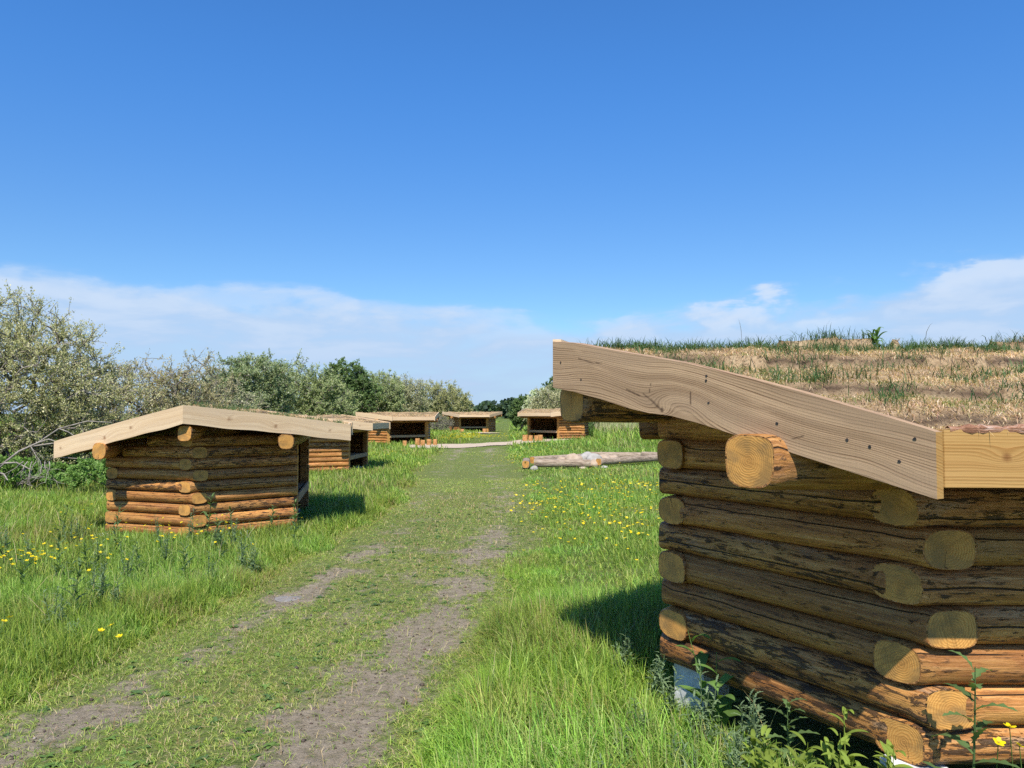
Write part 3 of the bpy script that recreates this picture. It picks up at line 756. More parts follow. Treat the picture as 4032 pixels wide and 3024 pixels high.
# dead stalks lying on the track
n = 2200; y = RNG.uniform(3.2, 16, n) ; x = track_x(y) + RNG.normal(0, .8, n)
pos = np.stack([x, y, height(x, y) + .012], 1)
V, F, T, C = blades(pos, RNG.uniform(.03, .15, n), np.maximum(.0025, .0004 * y), RNG.uniform(0, 6.28, n), RNG.uniform(1.35, 1.6, n), palette(n, [(.52, .40, .22), (.40, .27, .14), (.30, .16, .09)], [3, 2, 1]), 0.)
tag(quick_mesh('dry_stalks', V, F, T, M['straw'], None, C), 'dry straw stalks strewn over the dirt track', 'straw', kind='stuff')

# pebbles and crumbs of soil in the ruts
n = 5200; y = 2.9 + 10 * RNG.uniform(0, 1, n) ** 1.5; x = track_x(y) + RNG.normal(0, .85, n); ok = bare(x, y) > RNG.uniform(.15, .8, n); x, y = x[ok], y[ok]; n = len(x)
r = RNG.uniform(.003, .010, n) * np.where(RNG.uniform(0, 1, n) < .06, 2.2, 1); P = np.stack([x, y, height(x, y) + .007 + r * .2], 1); dirs = np.array([[1, 0, 0], [0, 1, 0], [-1, 0, 0], [0, -1, 0], [0, 0, .7], [0, 0, -.7]], float)
V = (P[:, None, :] + dirs[None] * r[:, None, None] * RNG.uniform(.7, 1.3, (n, 6, 1))); ca, sa = np.cos(r * 9000), np.sin(r * 9000); dx = V[:, :, 0] - x[:, None]; dy = V[:, :, 1] - y[:, None]
V[:, :, 0] = x[:, None] + dx * ca[:, None] - dy * sa[:, None]; V[:, :, 1] = y[:, None] + dx * sa[:, None] + dy * ca[:, None]
o = (np.arange(n) * 6)[:, None]; F = np.concatenate([o + [[a, (a + 1) % 4, 4]] for a in range(4)] + [o + [[(a + 1) % 4, a, 5]] for a in range(4)], 1).ravel()
C = np.repeat(palette(n, [(.20, .16, .12), (.32, .28, .23), (.13, .10, .08)], [3, 2, 3]), 6, 0)
tag(quick_mesh('pebbles', V.reshape(-1, 3), F, np.full(n * 8, 3), M['leaf'], None, C), 'small pebbles and crumbs of soil in the bare wheel ruts', 'pebbles', kind='stuff')

# pale reeds on the bank right of the far shelter
n = 5000; x = RNG.uniform(5.2, 11, n); y = RNG.uniform(44, 50, n)
pos = np.stack([x, y, height(x, y) - .02], 1)
V, F, T, C = blades(pos, RNG.uniform(.5, 1.05, n), RNG.uniform(.02, .045, n), RNG.normal(.2, 1., n), np.abs(RNG.normal(.3, .25, n)), palette(n, [(.50, .47, .28), (.30, .36, .14), (.40, .42, .20)], [3, 2, 2]))
tag(quick_mesh('pale_reeds', V, F, T, M['blade'], None, C), 'tall pale reeds on the bank right of the far log shelter', 'reeds', kind='stuff')

# ------------------------------------------------------------------ flowers
def flower_mesh(name, hgt, size, seed):
    rg = np.random.default_rng(seed); V = []; F = []; T = []; C = []; mi = []
    tip = np.array([rg.normal(0, .03), rg.normal(0, .03), hgt]); w = max(.0016, size * .07)
    pts = [np.zeros(3), tip * .5 + np.array([rg.normal(0, .012), rg.normal(0, .012), 0]), tip]
    for p in pts:
        for k in range(3): V.append(p + w * np.array([math.cos(k * 2.094), math.sin(k * 2.094), 0])); C.append((.14, .22, .05))
    for r_ in range(2):
        for k in range(3): F += [r_ * 3 + k, r_ * 3 + (k + 1) % 3, r_ * 3 + 3 + (k + 1) % 3, r_ * 3 + 3 + k]; T.append(4); mi.append(0)
    tl = rg.normal(0, .35, 2); nrm = np.array([tl[0], tl[1] - .35, 1.]); nrm /= np.linalg.norm(nrm)
    a = np.cross(nrm, [0, 1, 0]); a /= np.linalg.norm(a); b = np.cross(nrm, a)
    for k in range(5):
        th = k * 2 * PI / 5 + rg.uniform(0, .3); d = a * math.cos(th) + b * math.sin(th); s = -a * math.sin(th) + b * math.cos(th); o = len(V)
        V += [tip, tip + d * size * .55 + s * size * .42 + nrm * size * .16, tip + d * size * 1.0 + s * size * .2 + nrm * size * .42, tip + d * size * 1.0 - s * size * .2 + nrm * size * .42, tip + d * size * .55 - s * size * .42 + nrm * size * .16]
        C += [(.72, .48, .01)] + [(.86, .68, .012)] * 4; F += [o, o + 1, o + 2, o + 3, o + 4]; T.append(5); mi.append(1)
    o = len(V)
    for k in range(6): V.append(tip + nrm * size * .22 + (a * math.cos(k * 1.047) + b * math.sin(k * 1.047)) * size * .2); C.append((.55, .42, .02))
    V.append(tip + nrm * size * .4); C.append((.6, .45, .02))
    for k in range(6): F += [o + k, o + (k + 1) % 6, o + 6]; T.append(3); mi.append(1)
    return quick_mesh(name, np.array(V), F, T, [M['blade'], M['petal']], col=np.array(C), mi=mi, link_it=False)
FM = {h: [flower_mesh('buttercup', h * (.85 + .1 * k), .0165, k + int(h * 100)) for k in range(4)] for h in (.30, .36, .50)}
def flower(x, y, h, label, group, sc=1., z=None):
    o = bpy.data.objects.new('buttercup', random.choice(FM[h])); link(o)
    o.location = (x, y, h1(x, y) if z is None else z); o.rotation_euler = (0, 0, random.uniform(-1, 1)); o.scale = (sc, sc, 1.)
    tag(o, label, 'buttercup', group)
random.seed(5)
def patch(n, cx, cy, sx, sy, h, label, group, sc, rect=False):
    for _ in range(n):
        x = random.uniform(cx - sx, cx + sx) if rect else random.gauss(cx, sx); y = random.uniform(cy - sy, cy + sy) if rect else random.gauss(cy, sy)
        if inside_shelter(np.array([x]), np.array([y]))[0]: continue
        flower(x, y, h, label, group, sc * random.uniform(.8, 1.2))
for x, y, hh in ((1.76, 2.72, .50), (1.79, 2.80, .50), (1.70, 2.74, .50), (1.745, 2.66, .36), (1.92, 2.78, .36)):
    flower(x, y, hh, 'tall buttercup blooming against the near shelter wall in the lower right corner', 'buttercups by the near wall', 1.25)
for x, y in ((-2.44, 4.72), (-2.36, 4.66), (-2.53, 4.80)):
    flower(x, y, .30, 'one of three lone buttercups in grass left of the dirt track', 'three lone buttercups', 1.25)
for x, y in ((-3.28, 5.05), (-3.18, 4.95), (-3.26, 4.82)):
    flower(x, y, .30, 'one of three buttercups at the left edge below the dense yellow patch', 'buttercups at the left edge', 1.25)
patch(85, -4.5, 6.75, .27, .45, .36, 'buttercup in the dense yellow patch at the left edge of the meadow', 'buttercups of the dense left patch', .95)
patch(22, -4.2, 7.8, .7, .4, .36, 'buttercup scattered between the dense left patch and the left shelter', 'buttercups scattered on the left', .95)
patch(44, -4.0, 9.05, .62, .42, .36, 'buttercup in front of the lit log wall of the left shelter', 'buttercups before the left shelter', .95)
patch(60, 1.25, 9.4, .42, .95, .30, 'buttercup in the yellow patch beside the near shelter, right of the track', 'buttercups right of the track', 1.1)
patch(50, 1.75, 14.2, .75, .8, .30, 'buttercup in the thick yellow band before the fire pit logs', 'buttercups before the fire pit', 1.5)
patch(20, .45, 11.4, .2, .6, .30, 'buttercup in the small loose patch close to the right side of the track', 'buttercups at the track edge', 1.4)
# the rest of the yellow meadow, too many to count
def far_flowers(specs):
    P = []
    for n, cx, cy, sx, sy in specs:
        x = RNG.normal(cx, sx, n); y = RNG.normal(cy, sy, n); P.append(np.stack([x, y], 1))
    P = np.concatenate(P); P = P[~inside_shelter(P[:, 0], P[:, 1])]; n = len(P); z = height(P[:, 0], P[:, 1]) + RNG.uniform(.22, .36, n)
    s = np.maximum(.019, .0009 * P[:, 1]) * RNG.uniform(.7, 1.2, n); th = RNG.uniform(0, 6.28, n); V = []; F = []; T = []
    for k in range(6):
        a = th + k * PI / 3; V.append(np.stack([P[:, 0] + s * np.cos(a), P[:, 1] + s * np.sin(a), z + s * .35 + RNG.normal(0, .15, n) * s], 1))
    V.append(np.stack([P[:, 0], P[:, 1], z], 1)); V = np.stack(V, 1).reshape(-1, 3); o = (np.arange(n) * 7)[:, None]
    F = np.concatenate([o + [[k, (k + 1) % 6, 6]] for k in range(6)], 1).ravel(); T = np.full(n * 6, 3)
    return quick_mesh('yellow_flowers', V, F, T, M['petal'], None, np.tile((.86, .66, .012), (len(V), 1)))
tag(far_flowers([(160, 1.5, 11, .65, 1.5), (220, 2.2, 14.4, .95, 1.1), (60, .6, 12.5, .3, 1.2), (80, -.1, 25, .4, 1.5), (150, -3.0, 50, .9, 1.2), (260, -2.4, 45.3, 1.3, .7), (50, 1.2, 32, .6, 2), (60, -5, 29, .7, 2), (70, 3, 18, 1.2, 1.5), (25, -5.2, 11.5, .8, .5)]),
    'countless tiny yellow flowers dotted through the farther meadow', 'flowers', kind='stuff')

# ------------------------------------------------------------------ leafy weeds
def leaf_geo(V, F, T, C, base, heading, pitch, Ln, Wd, droop, jag, col, fold=.25):
    n = 9; o = len(V); p = np.array(base, float); ang = pitch
    for i in range(n + 1):
        f = i / n; w = Wd * .5 * (math.sin(PI * min(1, f * .92 + .06)) ** .75) * (1 - .15 * f)
        if jag and i % 2: w *= jag
        if i == n: w = .0003
        d = np.array([math.cos(heading) * math.cos(ang), math.sin(heading) * math.cos(ang), math.sin(ang)]); s = np.array([-math.sin(heading), math.cos(heading), 0])
        upv = np.cross(d, s) * -1 if np.cross(d, s)[2] < 0 else np.cross(d, s)
        tip_back = d * (-.12 * Ln / n if jag and i % 2 == 0 else 0)
        V.append(p + s * w + upv * w * fold + tip_back); V.append(p.copy()); V.append(p - s * w + upv * w * fold + tip_back)
        C += [col, (col[0] * 1.15, col[1] * 1.12, col[2] * 1.2), col]
        p = p + d * Ln / n; ang -= droop / n
    for i in range(n):
        a = o + i * 3; F += [a, a + 3, a + 4, a + 1, a + 1, a + 4, a + 5, a + 2]; T += [4, 4]

def weed(x, y, h, kind, label, group=None, seed=0, z=None, lean=(0, 0)):
    rg = np.random.default_rng(seed); root = empty('leafy_weed', (x, y, h1(x, y) - .01 if z is None else z), rg.uniform(0, 6.28)); tag(root, label, 'weed', group)
    sv = []; sf = []; st = []; sc = []; V = []; F = []; T = []; C = []
    base_col = {'thistle': (.110, .175, .060), 'dock': (.13, .23, .055), 'willowherb': (.20, .27, .045), 'mugwort': (.165, .235, .115)}[kind]
    nst = {'thistle': 1, 'dock': 2, 'willowherb': 3, 'mugwort': 4}[kind]
    for q in range(nst):
        hh = h * (1 if q == 0 else rg.uniform(.6, .95)); b0 = np.array([rg.normal(0, .025), rg.normal(0, .025), 0]) * (q > 0)
        tip = b0 + np.array([rg.normal(0, .10) * hh + lean[0], rg.normal(0, .10) * hh + lean[1], hh]); k = 7; o = len(sv)
        for i in range(k + 1):
            f = i / k; p = b0 + (tip - b0) * f + np.array([math.sin(f * 4 + q), math.cos(f * 3), 0]) * .008; w = .0055 * (1 - .75 * f) * (.6 + h)
            for a in range(4): sv.append(p + w * np.array([math.cos(a * PI / 2), math.sin(a * PI / 2), 0])); sc.append(np.array(base_col) * 1.1)
        for i in range(k):
            for a in range(4): sf += [o + i * 4 + a, o + i * 4 + (a + 1) % 4, o + i * 4 + 4 + (a + 1) % 4, o + i * 4 + 4 + a]; st.append(4)
        nl = {'thistle': 20, 'dock': 9, 'willowherb': 14, 'mugwort': 22}[kind]
        for i in range(nl):
            f = (i + .6) / nl if kind != 'dock' else ((i + .3) / nl) ** 1.4
            p = b0 + (tip - b0) * f
            hd = (i * 2.4 + rg.normal(0, .3)) if kind != 'willowherb' else (i % 2 * PI + (i // 2) * PI / 2 + rg.normal(0, .2))
            Ls = {'thistle': .17, 'dock': .22, 'willowherb': .15, 'mugwort': .09}[kind] * (1.15 - .65 * f) * rg.uniform(.8, 1.2) * (.6 + .8 * h)
            Ws = Ls * {'thistle': .36, 'dock': .34, 'willowherb': .30, 'mugwort': .34}[kind]
            cc = np.array(base_col) * rg.uniform(.75, 1.3)
            leaf_geo(V, F, T, C, p, hd, rg.uniform(.3, .95) + .3 * f, Ls, Ws, rg.uniform(.6, 1.6), {'thistle': .42, 'dock': 0, 'willowherb': 0, 'mugwort': .35}[kind], tuple(cc))
    quick_mesh('stem', np.array(sv), sf, st, M['blade'], root, np.array(sc))
    quick_mesh('leaves', np.array(V), F, T, M['leaf'], root, np.array(C))
    return root
weed(1.63, 2.78, .74, 'thistle', 'tall dark thistle standing against the sunlit bottom log in the lower right corner', seed=11)
weed(1.52, 2.74, .34, 'dock', 'low broad-leaved weed at the foot of the tall thistle by the near wall', seed=12)
weed(1.84, 2.60, .40, 'thistle', 'thistle among the tall buttercups at the right edge', seed=13)
weed(1.00, 3.86, .52, 'dock', 'leafy dock leaning before the far concrete block of the near shelter', seed=14)
weed(1.20, 3.42, .36, 'thistle', 'small spiny thistle under the middle of the near shelter side wall', seed=15)
for i, (x, y, h) in enumerate(((1.28, 3.02, .40), (1.38, 2.90, .42), (1.16, 3.08, .36), (1.33, 3.14, .42), (1.22, 2.86, .36), (1.05, 3.16, .36), (1.12, 2.92, .34), (1.44, 3.02, .34), (.98, 3.02, .32))):
    weed(x, y, h, 'willowherb', 'yellow-green leafy weed in the clump at the near corner block of the close shelter', 'yellow-green weeds by the near corner', 20 + i)
for i, (x, y, h) in enumerate(((.62, 3.75, .26), (1.06, 3.48, .40), (.92, 3.18, .36), (.80, 3.95, .38), (.9, 3.72, .42), (.70, 3.05, .26), (.55, 2.95, .22), (.86, 3.62, .30), (.72, 3.35, .24), (.95, 3.35, .3), (.48, 3.5, .2), (.80, 4.35, .36), (.68, 4.7, .33), (1.12, 3.62, .34), (.35, 3.2, .2))):
    weed(x, y, h, 'mugwort', 'grey-green bushy weed in the lush grass left of the near shelter', 'grey-green weeds by the near shelter', 40 + i)
weed(-3.02, 5.35, .22, 'mugwort', 'low dark bushy weed near the left edge of the track, below the lone buttercups', seed=60)
random.seed(21); k = 0
while k < 34:
    x = random.uniform(-7, -2.6); y = random.uniform(5.4, 10.2)
    if x < -.66 * y - .5 or inside_shelter(np.array([x]), np.array([y]))[0]: continue
    weed(x, y, random.uniform(.36, .52), 'mugwort' if k % 3 else 'thistle', 'dark bluish weed sticking up from the tall grass in the left meadow', 'dark weeds of the left meadow', 100 + k); k += 1
for i, (x, y, h) in enumerate(((-4.05, 10.22, .62), (-3.75, 10.35, .42), (-3.35, 10.75, .44), (-3.1, 10.95, .48), (-5.95, 10.2, .5))):
    weed(x, y, h, 'thistle', ['tall weed rising before the corner log ends of the left shelter', 'weed just right of the corner log ends of the left shelter', 'weed before the middle of the right log wall of the left shelter', 'weed near the opening of the left shelter', 'dark weed by the left end of the left shelter'][i], seed=150 + i)
weed(2.05, 4.32, .12, 'dock', 'small dark leafy plant growing on the ridge of the near turf roof', seed=170, z=2.0).scale = (.42, .42, .8)

V, F, T, C = [], [], [], []; rg = np.random.default_rng(314)
for k in range(900):
    y = 3.2 + 11 * rg.uniform() ** 1.4; x = float(track_x(y)) + rg.normal(0, 1.0)
    if bare(np.array([x]), np.array([y]))[0] > .75 or x > .3 + .1 * y: continue
    z = h1(x, y) + .004; c0 = np.array([(.11, .20, .045), (.15, .25, .06), (.09, .16, .05)][k % 3]) * rg.uniform(.8, 1.2); a0 = rg.uniform(0, 6.28); r_ = rg.uniform(.022, .055)
    for q in range(5): leaf_geo(V, F, T, C, (x, y, z), a0 + q * 1.2566 + rg.normal(0, .2), rg.uniform(.25, .8), r_, r_ * .5, 1.0, 0, tuple(c0))
V = np.array(V); print(len(V))
tag(quick_mesh('track_herbs', V, F, T, M['leaf'], None, np.array(C)), 'small broad-leaved herbs growing flat in the trodden track', 'herbs', kind='stuff')

# ------------------------------------------------------------------ trees and shrubs
def tubes(polys, sides=4):
    V = []; F = []; o = 0
    for pts, rad in polys:
        n = len(pts)
        for i in range(n):
            d = pts[min(i + 1, n - 1)] - pts[max(i - 1, 0)]; d = d / (np.linalg.norm(d) + 1e-9)
            a = np.cross(d, [.3, .9, .2]); a /= np.linalg.norm(a) + 1e-9; b = np.cross(d, a)
            for k in range(sides):
                th = 2 * PI * k / sides; V.append(pts[i] + rad[i] * (a * math.cos(th) + b * math.sin(th)))
        for i in range(n - 1):
            for k in range(sides):
                F.append([o + i * sides + k, o + i * sides + (k + 1) % sides, o + (i + 1) * sides + (k + 1) % sides, o + (i + 1) * sides + k])
        o += n * sides
    return np.array(V), np.array(F)

def shrub(name, label, cat, loc, blobs, ntarget, nleaf, leaf, cols, wts, seed, stems=6, group=None, twigs=2.2, shell=.55, bare_top=0., twig_r=1., flowers=None, trunk_mat='twig', spread=1., zs=1.08):
    """blobs: ellipsoids (cx, cy, cz, rx, ry, rz) relative to the base that give the crown its outline"""
    rg = np.random.default_rng(seed); root = empty(name, (loc[0], loc[1], h1(loc[0], loc[1]) - .05)); tag(root, label, cat, group)
    B = np.array(blobs, float); B[:, 2] *= zs; B[:, 5] *= zs; vol = B[:, 3] * B[:, 4] * B[:, 5]; pick = rg.choice(len(B), ntarget * 2, p=vol / vol.sum())
    d = rg.normal(0, 1, (ntarget * 2, 3)); d /= np.linalg.norm(d, axis=1)[:, None]; rr = rg.uniform(0, 1, ntarget * 2) ** (1 / 3 * shell)
    lump = 1 + .16 * np.sin(d[:, 0] * 5 + seed) * np.cos(d[:, 2] * 6 + d[:, 1] * 4 + seed) + rg.normal(0, .06, ntarget * 2)
    tg = B[pick, :3] + d * (rr * lump)[:, None] * B[pick, 3:]; tg = tg[tg[:, 2] > .25][:ntarget]
    size = B[:, 5].max()
    nodes = []; par = []; 
    W = np.ptp(tg[:, 0]) * .3
    for s in range(stems):
        b = np.array([rg.normal(0, .18 * spread * W), rg.normal(0, .12 * spread * W), 0.]); nodes.append(b); par.append(-1)
        top = tg[rg.integers(len(tg))].copy(); top[2] *= .45; last = len(nodes) - 1
        for f in (.35, .7, 1.):
            nodes.append(b + (top - b) * f + rg.normal(0, .05, 3) * size); par.append(last); last = len(nodes) - 1
    N = np.zeros((len(nodes) + 3 * len(tg) + 10, 3)); N[:len(nodes)] = nodes; cnt = len(nodes)
    order = np.argsort(np.linalg.norm(tg * np.array([1, 1, 1.0]), axis=1)); term = []
    for q in order:
        t_ = tg[q]; dd = N[:cnt] - t_; dist = np.sqrt((dd ** 2).sum(1)) + np.maximum(0, N[:cnt, 2] - t_[2]) * 1.2
        j = int(dist.argmin()); p0 = N[j]; mid = p0 + (t_ - p0) * .5 + np.array([0, 0, .08]) * np.linalg.norm(t_ - p0) + rg.normal(0, .06, 3) * np.linalg.norm(t_ - p0)
        N[cnt] = mid; par.append(j); N[cnt + 1] = t_; par.append(cnt); cnt += 2; term.append(cnt - 1)
    N = N[:cnt]; par = np.array(par); load = np.zeros(cnt); load[term] = 1
    for i in range(cnt - 1, -1, -1):
        if par[i] >= 0: load[par[i]] += load[i]
    rad = (.0045 * np.maximum(load, 1) ** .5 + .002) * twig_r * size ** .5
    polys = [([N[par[i]], N[i]], [min(rad[par[i]], rad[i] * 1.5), rad[i]]) for i in range(cnt) if par[i] >= 0]
    # twigs with leaves
    tp = []; td = []; tl = []
    for i in term:
        v = N[i] - N[par[i]]; v = v / (np.linalg.norm(v) + 1e-9)
        for _ in range(rg.poisson(twigs) + 1):
            dd = v * .6 + rg.normal(0, .55, 3) + np.array([0, 0, .35]); dd /= np.linalg.norm(dd); tp.append(N[i] - v * rg.uniform(0, .3) * .3); td.append(dd); tl.append(rg.uniform(.10, .30) * size ** .6)
    tp, td, tl = np.array(tp), np.array(td), np.array(tl)
    for k in range(len(tp)):
        m_ = tp[k] + td[k] * tl[k] * .5 + rg.normal(0, .04, 3) * tl[k]; polys.append(([tp[k], m_, tp[k] + td[k] * tl[k]], [.0045 * twig_r * size ** .5, .0035 * twig_r * size ** .5, .0015 * twig_r * size ** .5]))
    V, F = tubes(polys, 3)
    quick_mesh('trunk', V, F.ravel(), np.full(len(F), 4), M[trunk_mat], root)
    nleaf = int(nleaf * 2.3); lw = tl.copy(); zz = tp[:, 2] / tp[:, 2].max(); lw = lw * (1 - bare_top * np.clip(zz * 2 - 1, 0, 1)); k = rg.choice(len(tp), nleaf, p=lw / lw.sum()); f = rg.uniform(.0, 1.08, nleaf)
    P = tp[k] + td[k] * (tl[k] * f)[:, None] + rg.normal(0, .018 * size ** .5, (nleaf, 3))
    d = td[k] * .8 + rg.normal(0, .55, (nleaf, 3)); d /= np.linalg.norm(d, axis=1)[:, None]; up = rg.normal(0, 1, (nleaf, 3)) * .38 + np.array([0, -.45, .8]); s = np.cross(d, up); s /= np.linalg.norm(s, axis=1)[:, None] + 1e-9
    ll = leaf[0] * rg.uniform(.55, 1.15, nleaf); ww = leaf[1] * rg.uniform(.55, 1.15, nleaf)
    VV = np.stack([P, P + d * (ll * .5)[:, None] + s * (ww * .5)[:, None], P + d * ll[:, None], P + d * (ll * .5)[:, None] - s * (ww * .5)[:, None]], 1).reshape(-1, 3)
    F = np.arange(nleaf * 4); cols = np.array(cols); ci = rg.choice(len(cols), nleaf, p=np.array(wts) / sum(wts))
    clump = rg.uniform(.85, 1.15, len(tp))[k]
    C = np.clip((cols[ci] * .72 + cols[0] * .28) * 2.0 * clump[:, None] * rg.uniform(.8, 1.2, (nleaf, 1)), .003, .9); C = np.repeat(C, 4, 0)
    quick_mesh('crown', VV, F, np.full(nleaf, 4), M['leaf'], root, C)
    return root

GREY = [(.185, .190, .105), (.255, .250, .150), (.125, .145, .065), (.42, .39, .27)]
SAGE = [(.150, .180, .078), (.205, .225, .110), (.105, .140, .050), (.30, .30, .18)]
GREEN = [(.090, .160, .035), (.130, .200, .050), (.065, .115, .028), (.20, .25, .09)]
DARK = [(.060, .095, .032), (.085, .125, .042), (.050, .075, .028)]
shrub('willow_shrub', 'big grey-green willow thicket with pale seed tufts at the left edge', 'tree', (-13.2, 18.6),
      [(0, 0, 2.3, 3.2, 2.2, 2.3), (-1.8, .3, 3.3, 2.4, 1.8, 1.9), (1.3, 0, 2.4, 2.1, 1.6, 1.7), (2.6, -.2, 1.7, 1.6, 1.4, 1.5), (-.2, 0, 3.4, 1.7, 1.4, 1.4), (-4, .4, 2.8, 2.4, 2, 2.2)],
      2600, 84000, (.066, .030), [(.20, .20, .095), (.27, .255, .14), (.125, .14, .055), (.40, .36, .25)], [4, 3, 3.5, 1.6], 3, 9, bare_top=.3, zs=.97)
shrub('willow_shrub', 'brownish willow bush right of the big left thicket, behind the left shelter', 'tree', (-10.6, 22.5),
      [(0, 0, 1.5, 2.0, 1.5, 1.5), (1.2, .2, 1.9, 1.3, 1.2, 1.35), (-1.2, 0, 1.6, 1.4, 1.2, 1.4)], 900, 19000, (.08, .036), [(.20, .175, .10), (.25, .225, .14), (.13, .12, .06), (.16, .18, .075)], [4, 3, 3, 2], 4, 6, bare_top=.55, twigs=2.8)
shrub('willow_shrub', 'thin grey twiggy bush with bare upper branches above the left shelter peak', 'tree', (-12.1, 29),
      [(0, 0, 1.5, 1.5, 1.2, 1.4), (-.8, 0, 2.0, 1.0, .9, 1.0), (1.3, .2, 1.5, 1.4, 1.1, 1.2)], 700, 9000, (.09, .04), GREY, [4, 3, 3, 1], 5, 6, bare_top=.75, twigs=3)
shrub('hawthorn_tree', 'leafy green hawthorn with white bloom left of the grey-green willow row', 'tree', (-11.9, 34),
      [(0, 0, 2.0, 1.7, 1.5, 1.9), (-1.0, 0, 1.7, 1.2, 1.2, 1.5), (.8, 0, 2.5, 1.5, 1.2, 1.4)], 1000, 26000, (.10, .055), [(.125, .158, .072), (.180, .202, .108), (.100, .130, .060), (.32, .32, .24)], [4, 4, 3, .8], 6, 5)
shrub('willow_tree', 'round sage green willow in the middle of the tree row', 'tree', (-10.6, 37.5),
      [(0, 0, 2.0, 2.0, 1.5, 1.8), (1.4, 0, 1.8, 1.5, 1.3, 1.6), (-1.3, .3, 2.3, 1.5, 1.2, 1.4)], 1100, 26000, (.105, .05), SAGE, [4, 3, 3, 1], 7, 6, bare_top=.3)
shrub('dark_tree', 'dark round-topped tree rising above the middle of the willow row', 'tree', (-9.65, 45),
      [(0, 0, 3.3, 1.25, 1.1, 1.15), (-.5, 0, 2.5, 1.5, 1.1, 1.3), (.6, 0, 2.6, 1.3, 1.1, 1.2)], 700, 17000, (.13, .075), DARK + [(.11, .16, .05)], [4, 4, 2, 2], 8, 3)
shrub('willow_tree', 'sage green willow just right of the dark round-topped tree', 'tree', (-9.2, 49),
      [(0, 0, 2.0, 2.0, 1.5, 1.9), (1.0, 0, 2.4, 1.4, 1.2, 1.5), (-1.6, 0, 2.0, 1.5, 1.3, 1.7)], 1000, 22000, (.125, .06), SAGE, [4, 3, 3, 1.2], 9, 6, bare_top=.35)
shrub('willow_tree', 'grey half-bare willow tree behind the shelter with five stools', 'tree', (-7.8, 53),
      [(0, 0, 1.9, 1.7, 1.4, 1.8), (-.7, 0, 2.6, 1.1, 1.0, 1.3), (1.0, 0, 2.2, 1.1, 1.0, 1.5)], 1000, 13000, (.12, .055), GREY, [4, 4, 3, 1.5], 10, 6, bare_top=.5, twigs=3.2)
shrub('willow_tree', 'pale olive willow at the right end of the tree row', 'tree', (-6.7, 76),
      [(0, 0, 2.3, 2.4, 1.6, 2.1), (-1.4, 0, 2.7, 1.7, 1.2, 1.8), (1.0, -.3, 1.9, 1.9, 1.3, 1.8)], 1000, 19000, (.14, .065), [(.19, .195, .09), (.25, .24, .125), (.14, .15, .06), (.33, .31, .19)], [4, 3, 3, 1], 11, 6, bare_top=.3)
shrub('bare_shrub', 'low leafless grey shrub at the foot of the pale olive willow', 'shrub', (-6.9, 66),
      [(0, 0, .8, 1.4, 1.0, .8), (1.0, 0, .7, .9, .8, .6)], 420, 900, (.08, .03), GREY, [1, 1, 1, 1], 12, 7, twigs=3.5, twig_r=1.2)
shrub('dark_tree', 'small dark thorn tree left of the half hidden right shelter', 'tree', (.95, 66),
      [(0, 0, 1.9, .85, .8, .95), (.5, 0, 2.2, .6, .6, .6), (-.4, 0, 1.3, .7, .7, .8)], 420, 9000, (.17, .10), DARK, [4, 3, 2], 13, 2)
shrub('willow_tree', 'grey domed willow behind the roof of the half hidden right shelter', 'tree', (3.6, 58),
      [(0, 0, 1.9, 2.2, 1.7, 1.6), (1.4, 0, 1.8, 1.7, 1.4, 1.6), (-1.2, 0, 1.6, 1.3, 1.2, 1.3)], 1000, 17000, (.13, .06), [(.22, .215, .125), (.29, .275, .17), (.16, .165, .085), (.36, .34, .24)], [4, 3, 3, 1], 14, 6, bare_top=.4)
shrub('dark_tree', 'dark tree top showing just left of the near roof board', 'tree', (3.9, 69),
      [(0, 0, 3.4, .9, .8, 1.0), (.8, 0, 2.9, 1.3, 1.0, 1.2)], 380, 8000, (.17, .10), DARK, [4, 3, 2], 15, 3)
shrub('white_blossom_bush', 'bush with white blossom beside the dark tree right of the opening', 'shrub', (2.3, 64),
      [(0, 0, 2.6, 1.0, .9, .8), (-.5, 0, 2.1, .9, .8, .7)], 300, 6000, (.14, .08), [(.55, .55, .48), (.14, .18, .07), (.20, .23, .10)], [2, 3, 3], 16, 4)
shrub('dark_shrub', 'dark green shrub at the foot of the bank right of the stool shelter', 'shrub', (6.0, 50),
      [(0, 0, .7, 1.6, 1.0, .7), (1.6, 0, .8, 1.3, .9, .7)], 300, 8000, (.12, .06), DARK, [4, 3, 2], 17, 4)
for i, (x, y, sz) in enumerate(((10.5, 52, 1.0), (14, 36, .9), (12, 62, 1.1))):
    shrub('willow_tree', ['grey willow behind the bank of pale reeds', 'grey willow far right, hidden behind the near shelter', 'tall grey willow behind the near turf roof'][i], 'tree', (x, y), [(0, 0, 1.7 * sz, 2.2 * sz, 1.6, 1.6 * sz), (-1.2, 0, 1.6 * sz, 1.4, 1.2, 1.3 * sz)], 420, 9000, (.15, .07), GREY, [4, 3, 3, 1], 30 + i, 5)
# green undergrowth at the foot of the big willow
for i, (x, y, w, hh) in enumerate(((-11.6, 17.0, 1.5, .5), (-8.2, 16.2, 1.3, .55), (-10.0, 19.0, 1.6, .7), (-9.2, 27, 1.8, .9))):
    shrub('undergrowth_bush', ['low green undergrowth under the big left willow', 'low green undergrowth left of the left shelter wall', 'dark undergrowth between the big willow and the brownish bush', 'green undergrowth behind the left shelter roof'][i], 'shrub', (x, y), [(0, 0, hh * .6, w, .8, hh * .7), (w * .6, .2, hh * .5, w * .7, .7, hh * .6)], 220, 9000, (.075, .035), GREEN, [4, 3, 4, 1], 40 + i, 6, twig_r=.7)

